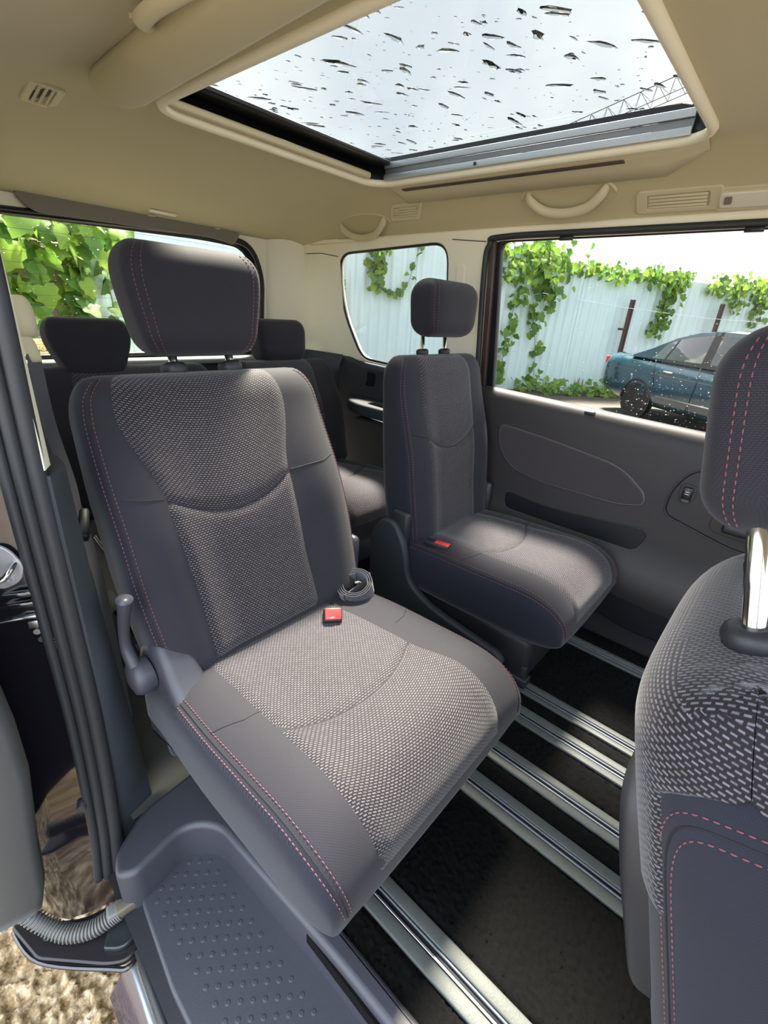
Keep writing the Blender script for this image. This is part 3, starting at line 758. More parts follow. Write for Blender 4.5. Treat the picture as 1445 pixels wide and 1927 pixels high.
# ------------------------------------------------------------------ seats
def make_seat(name, label, group, xc, yh, zh, alpha, hw=.275, L=.55, cush=None, thick=(.075, .075), hr=None, insert=(.60, .60), seam_c=.30, ioff=-.07, bolster=.022, wrap=False, detail=True, no_cushion=False, shell=False, uv_flip=False, red=True, sh=(.09, .20), bt=.25):
    root = empty(name, label, 'car seat', group, loc=(0, 0, 0))
    sa, ca = sin(alpha), cos(alpha)
    def xfb(a, b, c): return Vector((xc+a, yh+c*sa-b*ca, zh+c*ca+b*sa))
    Wb = lambda c: hw*(.95+.05*sst(0, .25, c)-.03*sst(L-.25, L, c))
    Fb = lambda c: thick[0]*(1-.30*sst(.25, L, c)); Bb = lambda c: thick[1]*(1-bt*sst(.2, L, c))
    lb = Loft(xfb, 0, L, Wb, Fb, Bb, n=3.6, bol=lambda c: bolster*(1-.85*sst(.28, L-.08, c)), r0=.04, r1=.075, rw0=.03, rw1=sh[0], k0=.25, k1=sh[1])
    back = lb.body('backrest', KNIT, root, 60, 46, side=SIDE)
    i0, i1 = insert                                          # half widths (fraction) of the insert at seam and top
    def xr_low(t): return i0*(1.0+.10*sst(.5, 0, t))
    def sc(q): x = 2*q-1; return seam_c-.052*(1-x*x)+(0)
    lo0 = .03
    lb.patch('lower_insert', lambda t: ioff-xr_low(t)*(.86+.14*t), lambda t: ioff+xr_low(t)*(.92+.08*t), lambda t, q: (1, lo0+(sc(q)-.0004-lo0)*t), WEAVE, back, 24, 26, h=.005, edge=.06)
    if wrap:
        top = []
        NT = 60; tot = (L-seam_c)+wrap
        def rc(t, q):
            s0 = sc(q)+.0004; d = t*((L-s0)+wrap)
            return (1, s0+d) if d <= L-s0 else (-1, L-(d-(L-s0)))
    else:
        def rc(t, q):
            s0 = sc(q)+.0004; return (1, s0+(L-.0005-s0)*t)
    def w_wrap(t):
        d = t*((L-seam_c)+(wrap or 0)); c = seam_c+d; back_ = c > L
        if back_: c = 2*L-c
        if back_: ph = 66+24*sst(L-.105, L-.070, c)
        else: ph = 24+38*sst(seam_c, L-.11, c)+28*sst(L-.105, L-.070, c)
        return sin(radians(min(89.996, ph)))**(2/3.6)
    w_up = w_wrap if wrap else (lambda t: i0*(1+(i1/i0-1)*sst(0, .7, t)))
    lb.patch('upper_insert', lambda t: ioff-w_up(t), lambda t: ioff+w_up(t), rc, WEAVE, back, 60 if wrap else 26, 80 if wrap else 28, h=.005, edge=.03 if wrap else .10, ang=bool(wrap))
    if detail:
        rows = []; seams = []
        for sgn in (-1, 1):
            for e in (.925, .965):
                sd = 1
                path = [(sgn*e, 1, .03), (sgn*e, 1, L*.5), (sgn*e, 1, L-.10), (sgn*(e-.01), 1, L-.045), (sgn*(e-.05), 1, L-.012)]
                if wrap: path = around(lb, sgn, 64 if e < .95 else 71, L-(.098 if e < .95 else .122))
                rows.append(lb.line(path if wrap else densify(path, 120)))
            path = [(sgn*.946, 1, .03), (sgn*.946, 1, L*.5), (sgn*.946, 1, L-.10), (sgn*.925, 1, L-.045), (sgn*.89, 1, L-.012)]
            if wrap: path = around(lb, sgn, 67.5, L-.110)
            seams.append(lb.line(path if wrap else densify(path, 100), 0))
            seams.append(lb.line(densify([(sgn*.90, 1, seam_c+.015), (sgn*.76, 1, seam_c+.004), (ioff+sgn*i0, 1, seam_c)], 30), 0))
        stitches('stitching', rows, THREAD, back, label='red double stitching along the backrest edges')
        seam_tube('seam', seams, .0011, SEAM, back)
    # cushion
    if cush:
        yb, yf, z0, top, hwc = cush['yb'], cush['yf'], cush['z0'], cush['top'], cush.get('hw', hw)
        tilt = cush.get('tilt', .06); Lc = yb-yf
        def xfc(a, b, c): return Vector((xc+a+cush.get('dx', 0), yb-c, z0+b+c*tilt))
        Wc = lambda c: hwc*(.97+.03*sst(.05, .3, c)); Fc = lambda c: top*(.90+.10*sst(.0, .25, c)); Bc = lambda c: cush.get('bot', .07)
        lc = Loft(xfc, 0, Lc, Wc, Fc, Bc, n=4.6, bol=.018, r0=.05, r1=.17, rw0=.03, rw1=.10, k0=.2, k1=.07, p=2.5, nb=2.3)
        cu = lc.body('cushion', KNIT, root, 60, 46, side=SIDE, lim=.94)
        ci = cush.get('ins', .60); cl = cush.get('il', -ci); cr = cush.get('ir', ci); cseam = Lc*.50
        def sq(q): x = 2*q-1; return cseam+cush.get('sm', 0)+.05*(1-x*x)
        wl = lambda t: ci*(.98+.05*t)
        lc.patch('rear_insert', lambda t: cl, lambda t: cr*(1+.10*t), lambda t, q: (1, .03+(sq(q)-.0004-.03)*t), WEAVE, cu, 24, 22, h=.005, edge=.06)
        lc.patch('front_insert', lambda t: cl*(1+.02*t), lambda t: cr*(1.10+.16*sst(0, .6, t)), lambda t, q: (1, sq(q)+.0004+(Lc-.001-sq(q)-.0004)*t), WEAVE, cu, 24, 40, h=.005, edge=.05)
        if detail:
            rows = []; seams = []
            for sgn in (-1, 1):
                for e in (.905, .950):
                    rows.append(lc.line(densify([(sgn*e, 1, .08), (sgn*e, 1, Lc*.5), (sgn*e, 1, Lc-.1), (sgn*e, 1, Lc-.03), (sgn*e, 1, Lc-.0005)], 110)))
                seams.append(lc.line(densify([(sgn*.93, 1, .08), (sgn*.93, 1, Lc-.1), (sgn*.93, 1, Lc-.03), (sgn*.93, 1, Lc-.0005)], 90), 0))
                seams.append(lc.line(densify([(sgn*.91, 1, Lc*.5-.03), (sgn*.75, 1, Lc*.5), (sgn*ci*1.04, 1, Lc*.5+.005)], 24), 0))
            stitches('stitching', rows, THREAD, cu, label='red double stitching along the cushion edges')
            seam_tube('seam', seams, .0011, SEAM, cu)
    # headrest
    if hr:
        hb, ht, wb, wt, dz, tf = hr['c0'], hr['c1'], hr['wb'], hr['wt'], hr.get('dx', 0), hr.get('t', .05)
        al = hr.get('alpha', alpha); org = xfb(dz, hr.get('b', -.01), hb)
        s2, c2 = sin(al), cos(al)
        fb = hr.get('fb', 0)
        def xfh(a, b, c): b = b+fb; return Vector((org.x+a, org.y+c*s2-b*c2, org.z+c*c2+b*s2))
        Lh = ht-hb
        lh = Loft(xfh, 0, Lh, lambda c: wb+(wt-wb)*sst(0, Lh*.75, c), lambda c: tf, lambda c: tf*1.1, n=5.0, r0=.05, r1=.055, rw0=.05, rw1=.06, k0=.30, k1=.30, p=2.2)
        hd = lh.body('headrest', KNIT if hr.get('knit', True) else SIDE, root, 36, 30)
        if detail:
            rows = []
            for sgn in (-1, 1):
                for e in ((.955, .990) if wrap else (hr.get('s0', .80), hr.get('s0', .80)+.10)):
                    if wrap:
                        sd_ = -1; ee = .993 if e > .97 else .9988
                        rows.append(lh.line(densify([(sgn*ee, sd_, .012), (sgn*ee, sd_, .04), (sgn*ee, sd_, Lh-.04), (sgn*ee, sd_, Lh-.010)], 80))); continue
                    rows.append(lh.line(densify([(sgn*e*.97, 1, .008), (sgn*e, 1, .04), (sgn*e, 1, Lh-.04), (sgn*e*.97, 1, Lh-.006)], 80)))
            stitches('stitching', rows, THREAD, hd, label='red double stitching on the headrest')
        if hr.get('rods', True):
            for sx in (-1, 1):
                a = xfb(dz+sx*hr['rs'], hr.get('b', -.01), L-.035); b = xfb(dz+sx*hr['rs'], hr.get('b', -.01), L+.008); t = None
                a2 = xfb(dz+sx*hr['rs'], hr.get('b', -.01), L-.005)
                rod = tube('headrest_rod', [a, a2, xfh(sx*hr['rs'], -fb, .05)], hr.get('rr', .0065), CHROME, hd, 14, label='chrome headrest rod')
                up_ = (xfh(0, 0, .1)-xfh(0, 0, 0)).normalized(); k = hr.get('collar', 1.0)
                lathe('rod_collar', [(hr.get('rr', .0065)*.98, .010*k), (max(.012*k, hr.get('rr', .0065)*1.15), .0115*k), (.018*k, .009*k), (.0205*k, .004*k), (.020*k, -.004*k), (.016*k, -.012*k)], xfb(dz+sx*hr['rs'], hr.get('b', -.01), L+.006), xfb(0, 0, 1)-xfb(0, 0, 0), DKPLAST, hd, 22, label='black plastic collar')
    return root, lb, xfb

# near second-row seat
near, nlb, nxf = make_seat('captain_seat', 'dark woven captain seat nearest the open door, with a red belt buckle beside its cushion', 'second row captain seats', .531, .795, .315, radians(19), hw=.284, L=.62,
    thick=(.082, .075), insert=(.53, .68), seam_c=.372, ioff=-.13,
    cush=dict(yb=.85, yf=.243, z0=.226, top=.130, hw=.294, bot=.07, tilt=.045, ins=.60, il=-.66, ir=.48, sm=.065),
    hr=dict(c0=.655, c1=.868, dx=.006, wb=.128, wt=.150, t=.052, rs=.066, b=-.010, alpha=radians(4), s0=.80, rr=.0095, collar=1.35))
# outboard recliner cover, lever and knob
PX = lambda x: basis((0, 1, 0), (0, 0, 1), (-1, 0, 0), (x, 0, 0))
cov = plate('recliner_cover', smooth_poly([(.86, .14, .02), (.87, .33, .05), (.835, .415, .05), (.775, .445, .05), (.735, .415, .05), (.700, .365, .05), (.66, .333, .03), (.615, .322, .02), (.60, .20, .02)], n=5), PX(.254), PLAST, near, thick=.074, bev=.022, bseg=6, label='grey plastic recliner cover')
lathe('recliner_knob', [(.034, -.008), (.036, .006), (.035, .020), (.030, .028), (.015, .032), (0, .033)], (.244, .785, .368), (-1, 0, -.05), PLAST, near, 26, label='round grey recliner knob')
tube('recliner_lever', catmull([(.228, .785, .390), (.224, .800, .425), (.223, .800, .455), (.2225, .785, .500), (.2225, .765, .545), (.223, .760, .562)], 6), lambda t: .0135-.004*sin(pi*t)+.001*t, PLAST, near, 12, label='grey plastic recliner lever')
box('inboard_cover', (.03, .11, .16), (.815, .83, .40), PLAST, near, bev=.012)
box('seat_base', (.42, .44, .12), (.545, .54, .10), DKPLAST, near, bev=.02)
for x in (.4365, .768):
    box('rail_foot', (.016, .40, .07), (x, .56, .045), DKPLAST, near, bev=.003)
    box('rail_shoe', (.045, .42, .030), (x, .56, .028), DKPLAST, near, bev=.004)
# far second-row seat
far, flb, fxf = make_seat('captain_seat', 'dark woven captain seat by the closed right door', 'second row captain seats', 1.334, .860, .315, radians(8.5), hw=.245, L=.62,
    thick=(.080, .075), insert=(.58, .60), seam_c=.370,
    cush=dict(yb=.91, yf=.268, z0=.235, top=.125, hw=.252, bot=.09, tilt=.03, il=-.62, ir=.56),
    hr=dict(c0=.675, c1=.842, fb=.038, dx=.004, wb=.118, wt=.128, t=.056, rs=.062, b=-.010, alpha=radians(2), s0=.84))
plate('hinge_cover', smooth_poly([(.945, .12, .03), (.955, .35, .05), (.905, .425, .05), (.850, .425, .04), (.800, .35, .05), (.775, .235, .04), (.68, .185, .08), (.42, .150, .02), (.40, .120, .02), (.60, .085, .05), (.80, .085, .05)], n=6), PX(1.062), NAVY, far, thick=.028, bev=.010, bseg=3, label='dark plastic hinge cover')
box('back_hinge_pad', (.03, .07, .13), (1.095, .845, .395), DKPLAST, far, bev=.012)
box('outboard_cover', (.03, .08, .12), (1.578, .83, .40), PLAST, far, bev=.012)
box('seat_base', (.36, .44, .15), (1.33, .58, .10), DKPLAST, far, bev=.02)
for x in (1.160, 1.505):
    box('rail_foot', (.016, .40, .07), (x, .56, .045), DKPLAST, far, bev=.003)
    box('rail_shoe', (.040, .42, .030), (x, .56, .028), DKPLAST, far, bev=.004)
fb = box('belt_buckle', (.026, .085, .018), (1.130, .72, .372), DKPLAST, far, bev=.004, rot=radians(12))
box('release_button', (.021, .048, .006), (1.134, .703, .3805), RED, fb, bev=.0012, rot=radians(12), label='red release button')
# front seat, seen from behind its left shoulder
front, frlb, frxf = make_seat('front_seat', 'front seat back at the right edge with chrome headrest rods and red stitching', None, .660, -.270, .06, radians(17), hw=.262, L=.735, sh=(.13, .27), bt=0, ioff=0,
    thick=(.080, .112), insert=(.60, .992), seam_c=.42, wrap=.25,
    hr=dict(c0=.850, c1=1.05, wb=.125, wt=.140, t=.050, rs=.105, b=-.012, alpha=radians(10), s0=.76, rr=.0110, collar=1.38))
box('seat_base', (.40, .40, .14), (.655, -.50, .09), DKPLAST, front, bev=.02)
plate('back_shell', smooth_poly([(-.215, .24, .05), (.215, .24, .05), (.225, .46, .06), (.20, .555, .06), (-.20, .555, .06), (-.225, .46, .06)], n=6), Matrix.Translation((.660, -.270, .06)) @ basis((1, 0, 0), (0, sin(radians(17)), cos(radians(17))), (0, cos(radians(17)), -sin(radians(17))), (0, .128, 0)), DKPLAST, front, thick=.05, bev=.018, bseg=4, label='dark hard plastic seat back shell')
# third row
third_l, tl1, tx1 = make_seat('third_row_seat', 'third row seat behind the near captain seat', 'third row seats', .655, 1.62, .34, radians(15), hw=.30, L=.50, thick=(.07, .06), insert=(.6, .6), seam_c=.26, detail=False,
    cush=dict(yb=1.64, yf=1.09, z0=.25, top=.13, hw=.30, bot=.10, tilt=.04, ins=.55), hr=dict(c0=.44, c1=.645, wb=.078, wt=.122, t=.05, rs=.05, b=-.005, dx=-.103, alpha=radians(8), rods=False))
third_r, tr1, tx2 = make_seat('third_row_seat', 'third row seat behind the far captain seat, below the quarter window', 'third row seats', 1.275, 1.62, .34, radians(15), hw=.30, L=.50, thick=(.07, .06), insert=(.6, .6), seam_c=.26, detail=False,
    cush=dict(yb=1.64, yf=1.09, z0=.25, top=.13, hw=.29, bot=.10, tilt=.04, ins=.55), hr=dict(c0=.49, c1=.665, wb=.115, wt=.125, t=.055, rs=.05, b=-.005, dx=.02, alpha=radians(8), rods=False))
for r_, x in ((third_l, .655), (third_r, 1.275)): box('seat_base', (.46, .36, .22), (x, 1.42, .11), DKPLAST, r_, bev=.02)

# buckle and the rolled lap belt on the near seat
bk = empty('belt_buckle', 'red and black belt buckle standing in the crease of the near seat', 'belt buckle')
bz = Vector((-.38, -.52, .76)).normalized(); bxx = (Vector((.75, -.62, 0))-bz*Vector((.75, -.62, 0)).dot(bz)).normalized(); bx = Matrix((bxx, bz.cross(bxx), bz)).transposed()
box('buckle_body', (.044, .034, .058), Vector((.632, .672, .366)), DKPLAST, bk, bev=.005, rot=bx)
box('release_button', (.038, .027, .006), Vector((.632, .672, .366))+bx @ Vector((0, 0.001, .0295)), RED, bk, bev=.002, rot=bx, label='red release button')
box('latch_slot', (.012, .003, .004), Vector((.632, .672, .366))+bx @ Vector((-.002, -.009, .0325)), CHROME, bk, bev=.0008, rot=bx)
rolled = empty('rolled_belt', 'black lap belt rolled into a coil behind the red buckle', 'seat belt')
pts = []
cb = Vector((.745, .705, .385)); axr = Vector((-.38, -.12, .92)).normalized(); e1 = axr.orthogonal().normalized(); e2 = axr.cross(e1)
for i in range(90):
    a = i/89*2*pi*3.4; r = .030+.0032*a/pi/1.2
    pts.append(cb+(e1*cos(a)+e2*sin(a))*r)
sweep('coil', pts, [(-.022, -.0006), (.022, -.0006), (.022, .0006), (-.022, .0006)], axr, BELT, rolled)
last = pts[-1]; tng = (pts[-1]-pts[-2]).normalized()
tail = catmull([last, cb+Vector((.052, .0, -.002)), cb+Vector((.058, .022, -.006)), cb+Vector((.045, .055, -.03)), cb+Vector((.05, .08, -.09))], 8)
sweep('tail', tail, [(-.022, -.0006), (.022, -.0006), (.022, .0006), (-.022, .0006)], axr, BELT, rolled)
box('belt_tongue', (.016, .005, .020), cb+axr*.018-e2*.006, CHROME, rolled, bev=.0015, rot=bx, label='chrome belt tongue')

# ------------------------------------------------------------------ left side: door opening pillar, seals, body, belt
wall_l = empty('wall_left', kind='structure', label='left door opening pillar and dark body jamb')
# inner pillar cover, dark below and cream above
def pillar(name, zs, m, x0=.152, x1=.181, y0=.80, y1=.90, lower=False):
    v = []; f = []
    sec = [(x0-.004, y0+.005), (x0+.010, y0-.004), (x1-.006, y0+.02), (x1, y0+.05), (x1+.004, y1), (x1-.01, y1+.06), (x0, y1+.06)]
    K = len(sec)
    for z in zs:
        for x, y in sec:
            sh = .012*sst(.5, 1.3, z)
            v.append((x+sh*0+(.030*sst(.80, -.1, z) if x > x0+.012 and lower else 0)-(.03*sst(.3, -.1, z) if x <= x0+.012 else 0), y, z))
    for j in range(len(zs)-1):
        for k in range(K): f.append((j*K+k, j*K+(k+1) % K, (j+1)*K+(k+1) % K, (j+1)*K+k))
    f.append(tuple(range(K-1, -1, -1))); f.append(tuple((len(zs)-1)*K+k for k in range(K)))
    o = mesh(name, v, f, m, wall_l); sharp_by_angle(o.data, 60); return o
pillar('pillar_upper', [.80, .9, 1.0, 1.1, 1.2, 1.33], CREAM)
pillar('pillar_lower', [-.06, .0, .1, .2, .4, .6, .79], NAVY, x0=.156, x1=.200, lower=True)
# weatherstrip: a pair of ribbed rubber beads with a flat flap
def bead(dx, dy, r, m=RUBBER, nm='weatherstrip'):
    P = catmull([(.150+dx, .795+dy, 1.28), (.150+dx, .80+dy, 1.05), (.147+dx, .808+dy, .80), (.145+dx, .806+dy, .55), (.142+dx, .800+dy, .30), (.130+dx, .792+dy, .05), (.115+dx, .785+dy, -.10)], 8)
    return tube(nm, P, r, m, wall_l, 10)
bead(-.014, .000, .0095); bead(-.030, .006, .0085); bead(.006, .000, .0135)
# painted body jamb behind the seal, facing forward
v = []; f = []
zs_ = [-.30, -.2, -.1, 0, .1, .2, .3, .4, .5, .55, .58, .62, .66, .8, 1.0, 1.3]
for z in zs_:
    st = .02*sst(.50, .60, z)
    xl = .02-.06*sst(.30, .1, z)*0-.0
    for x, y in ((.16, .80), (.13, .815), (.10, .835-st*.3), (.06, .85-st), (.02, .87-st), (.0, .90), (-.03, .96)):
        xx = x-.028*sst(.25, -.1, z)+.03*sst(.0, -.3, z)
        v.append((xx, y+.02*sst(.1, -.3, z), z))
K = 7
for j in range(len(zs_)-1):
    for k in range(K-1): f.append((j*K+k, j*K+k+1, (j+1)*K+k+1, (j+1)*K+k))
mesh('body_jamb', v, f, PAINT, wall_l)
# left side wall behind, with its own quarter window opening (lit from outside)
PL = basis((0, 1, 0), (.1415, 0, .99), (.99, 0, -.1415), (.10, 0, .75))
lq = smooth_poly([(1.72, .50, .07), (1.72, .30, .12), (1.60, .08, .06), (1.15, .08, .05), (1.15, .52, .07)], n=6)
plate('side_trim', [(1.02, -.8), (2.1, -.8), (2.1, .60), (1.02, .60)], PL, CREAM, wall_l, thick=.03, bev=.004, holes=[lq])
plate('lower_side_trim', [(1.02, -.75), (2.1, -.75), (2.1, .06), (1.02, .06)], PL @ Matrix.Translation((0, 0, .015)), NAVY, wall_l, thick=.03, bev=.004)
win5 = empty('window_5', kind='structure', label='left quarter window')
plate('glass', lq, PL @ Matrix.Translation((0, 0, -.012)), GLASS_CLEAR, win5, thick=.003, bev=.0005, flat=True)
# jamb details
stk = empty('door_striker', 'pale zinc door striker plate bolted to the black jamb', 'door striker')
js = basis((-.86, .5, .0), (0, 0, 1), (-.5, -.86, 0), (.090, .836, .655))
plate('striker_plate', smooth_poly([(-.030, -.002, .01), (-.022, -.03, .02), (.006, -.042, .02), (.022, -.03, .02), (.034, .0, .01), (.030, .028, .02), (.006, .040, .02), (-.016, .028, .02)], n=5), js @ Matrix.Translation((0, 0, .014)), mat('striker_zinc', (.42, .40, .42), .45, metal=.35, bump=.1, bscale=150), stk, thick=.006, bev=.0015)
for p in ((.004, .020), (-.008, -.022)): lathe('striker_screw', [(.0085, 0), (.008, .003), (.004, .0035), (.0035, .0015), (0, .0015)], js @ Vector((p[0], p[1], .014)), (-.5, -.86, 0), bpy.data.materials['striker_zinc'], stk, 14)
tube('striker_loop', catmull([js @ Vector(p) for p in ((-.020, .004, .012), (-.020, .002, .036), (-.012, -.006, .046), (.014, -.012, .046), (.022, -.008, .036), (.022, -.004, .012))], 6), .0042, CHROME, stk, 10)
box('jamb_groove', (.10, .012, .010), (.075, .832, .600), PAINT, wall_l, bev=.003, rot=radians(-25))
box('jamb_groove', (.10, .012, .008), (.075, .832, .582), PAINT, wall_l, bev=.003, rot=radians(-25))
jb = empty('jamb_bracket', 'small steel bracket screwed on the black jamb under the striker', 'bracket')
box('bracket_arm', (.045, .008, .006), (.100, .826, .553), STEEL, jb, bev=.002, rot=radians(-25))
box('bracket_foot', (.022, .006, .014), (.106, .822, .538), STEEL, jb, bev=.002, rot=radians(-25))
lathe('bracket_screw', [(.006, 0), (.0055, .003), (0, .003)], (.105, .822, .524), (-.4, -.9, 0), STEEL, jb, 12)
lathe('bracket_screw', [(.006, 0), (.0055, .003), (0, .003)], (.108, .820, .508), (-.4, -.9, 0), PLAST, jb, 12)
con = empty('wire_connector', 'grey plastic wiring connector hanging beside the door seal', 'connector')
box('connector_body', (.014, .010, .030), (.121, .812, .498), mat('grey_connector', (.22, .22, .23), .5), con, bev=.002)
box('connector_neck', (.009, .008, .014), (.121, .812, .519), bpy.data.materials['grey_connector'], con, bev=.002)
for k in range(4): box('connector_rib', (.016, .012, .0022), (.121, .812, .489+k*.006), bpy.data.materials['grey_connector'], con, bev=.0005)
tube('cable', catmull([(.02, .86, .548), (.07, .835, .553), (.10, .824, .552), (.12, .815, .545), (.122, .812, .525)], 5), .0016, STEEL, con, 6)
stop = empty('rubber_stop', 'small grey rubber stop on the lower door jamb', 'rubber stop')
lathe('stop_body', [(.009, 0), (.009, .012), (.007, .016), (0, .016)], (.098, .806, .12), (-.5, -.85, 0), PLAST, stop, 14)
lathe('stop_base', [(.011, -.002), (.011, .003), (0, .003)], (.098, .806, .12), (-.5, -.85, 0), RUBBER, stop, 14)
pad = plate('floor_bracket_cover', smooth_poly([(0, 0), (.045, .0), (.045, .12, .015), (.0, .10, .01)], n=4), basis((1, 0, 0), (0, .5, .86), (0, -.86, .5), (.272, .80, .085)), PLAST, None, thick=.006, bev=.002)
tag(pad, 'grey plastic flap at the foot of the near seat by the pillar', 'cover')

# third-row belt hanging on the left pillar
belt = empty('shoulder_belt', 'black shoulder belt hanging from a cream guide on the left pillar', 'seat belt')
gd = []
sh = Loft(lambda a, b, c: Vector((.217+a*.9-c*.05, .99-b+a*.35, .968+c)), 0, .066, lambda c: .026, lambda c: .020, lambda c: .020, n=2.4, r0=.03, r1=.03, rw0=.03, rw1=.03, k0=.6, k1=.6)
sh.body('anchor_cover', BEIGE, belt, 18, 16, label='rounded cream anchor cover')
tg = Loft(lambda a, b, c: Vector((.205+a*.8+.022*(1-c/.085), .985-b+a*.4+.010*(1-c/.085), .928+c)), 0, .085, lambda c: .015-.004*sst(.03, .085, c), lambda c: .010, lambda c: .010, n=2.6, r0=.02, r1=.03, rw0=.03, rw1=.03, k0=.4, k1=.4)
tg.body('belt_tongue_cover', BEIGE, belt, 16, 16, label='cream belt loop cover')
bp_ = catmull([(.224, .995, .945), (.226, 1.0, .82), (.238, 1.0, .70), (.240, 1.0, .618), (.252, 1.0, .49), (.254, 1.0, .25), (.254, 1.0, .06)], 8)
sweep('strap', bp_, [(-.022, -.0007), (.022, -.0007), (.022, .0007), (-.022, .0007)], (.62, .78, 0), BELT, belt)
lt = box('latch_plate', (.018, .070, .024), (.243, .985, .618), DKPLAST, belt, bev=.006, rot=Matrix.Rotation(radians(35), 3, 'X') @ Matrix.Rotation(radians(-20), 3, 'Z'))
tube('latch_hook', catmull([(.232, 1.015, .640), (.226, 1.025, .662), (.224, 1.030, .672)], 4), .0035, STEEL, belt, 8)
tube('wire_loop', catmull([(.252, .96, .600), (.262, .955, .572), (.268, .952, .560), (.262, .957, .562), (.250, .965, .596)], 5), .0010, STEEL, belt, 6)

# ------------------------------------------------------------------ open left door, roller arm, conduit, sill
odoor = empty('door_2', kind='structure', label='front edge of the open left sliding door')
v = []; f = []
zs_ = [.058, .075, .10, .2, .35, .45, .6, .8]
for z in zs_:
    e = -.012*sst(.10, .05, z)+.028*sst(.08, .40, z)-.015*sst(.45, .8, z)
    for x, y in ((.002+e, .705), (.010+e, .73), (.004+e, .80), (-.012+e, 1.0), (-.03+e, 1.5), (-.14, 1.5), (-.14, .78), (-.06+e, .715), (-.01+e, .702)):
        v.append((x-.0, y, z))
K = 9
for j in range(len(zs_)-1):
    for k in range(K): f.append((j*K+k, j*K+(k+1) % K, (j+1)*K+(k+1) % K, (j+1)*K+k))
f.append(tuple(range(K)))
mesh('inner_panel', v, f, mat('door_grey_plastic', (.045, .046, .045), .55, bump=.2, bscale=600), odoor)
arm = empty('roller_arm', 'black steel roller arm of the open sliding door above the gravel', 'door arm')
plate('arm_plate', smooth_poly([(-.064, .845, .02), (-.042, .745, .01), (.045, .640, .03), (.075, .617, .03), (.122, .64, .02), (.128, .73, .02), (.04, .75, .04), (-.01, .80, .04)], n=4), basis((1, 0, 0), (0, 1, 0), (0, 0, 1), (0, 0, -.12)), mat('arm_black', (.012, .010, .012), .35, bump=.2, bscale=60), arm, thick=.014, bev=.004)
plate('arm_pad', smooth_poly([(.048, .665, .004), (.075, .636, .02), (.118, .650, .02), (.122, .70, .01), (.085, .722, .01)], n=4), basis((1, 0, 0), (0, 1, 0), (0, 0, 1), (0, 0, -.108)), mat('pad_green_black', (.016, .020, .021), .3), arm, thick=.012, bev=.003)
tube('arm_flange', catmull([(-.060, .83, -.128), (-.04, .742, -.128), (.045, .637, -.128), (.075, .613, -.128), (.124, .638, -.126)], 6), .005, PAINT, arm, 8)
lathe('arm_bolt', [(.016, 0), (.015, .004), (.009, .005), (.008, .009), (0, .010)], (.098, .712, -.105), (0, 0, 1), STEEL, arm, 16)
lathe('arm_bolt', [(.010, 0), (.009, .004), (0, .005)], (-.015, .765, -.113), (0, 0, 1), DKPLAST, arm, 12)
cond = empty('wiring_conduit', 'grey ribbed wiring conduit between the open door and the step', 'conduit')
cp = catmull([(-.035, .80, -.055), (-.015, .770, -.085), (.010, .735, -.100), (.045, .708, -.100), (.080, .696, -.090), (.100, .690, -.083)], 14)
GREYRIB = mat('ribbed_grey', (.13, .13, .125), .5)
for i in range(2, len(cp)-8, 2):
    t = (cp[i+1]-cp[i-1]).normalized()
    lathe('rib', [(.012, -.0022), (.0165, -.001), (.0165, .001), (.012, .0022)], cp[i], t, GREYRIB, cond, 14)
tube('core', cp, .0125, GREYRIB, cond, 12)
box('conduit_end', (.048, .022, .022), (.108, .688, -.080), mat('end_olive', (.10, .085, .06), .5), cond, bev=.004, rot=radians(-8))
box('conduit_block', (.030, .026, .026), (.086, .695, -.083), GREYRIB, cond, bev=.004, rot=radians(-12))
sill = empty('trim_4', kind='structure', label='outer door sill under the step, rubber strips and painted edge')
for (x, z, r, m) in ((.088, -.110, .008, RUBBER), (.074, -.118, .008, RUBBER), (.060, -.135, .006, ALU)):
    tube('sill_strip', [(x+.02, .62, z), (x+.008, .50, z), (x, .40, z), (x-.012, 0, z), (x-.02, -.6, z)], r, m, sill, 8)
mesh('painted_sill', [(.075, .63, -.14), (.055, .40, -.14), (.035, -.6, -.14), (.032, .62, -.18), (.020, .40, -.18), (.0, -.6, -.18), (.05, .62, -.36), (.035, .40, -.36), (.02, -.6, -.36)], [(0, 1, 4, 3), (1, 2, 5, 4), (3, 4, 7, 6), (4, 5, 8, 7)], mat('purple_black_paint', (.030, .024, .040), .2, coat=1), sill)
mesh('floor_edge', [(.10, .80, -.09), (.34, .80, -.09), (.34, -.6, -.09), (.06, -.6, -.09), (.08, .40, -.09)], [(0, 1, 2, 3, 4)], DKPLAST, sill, False)

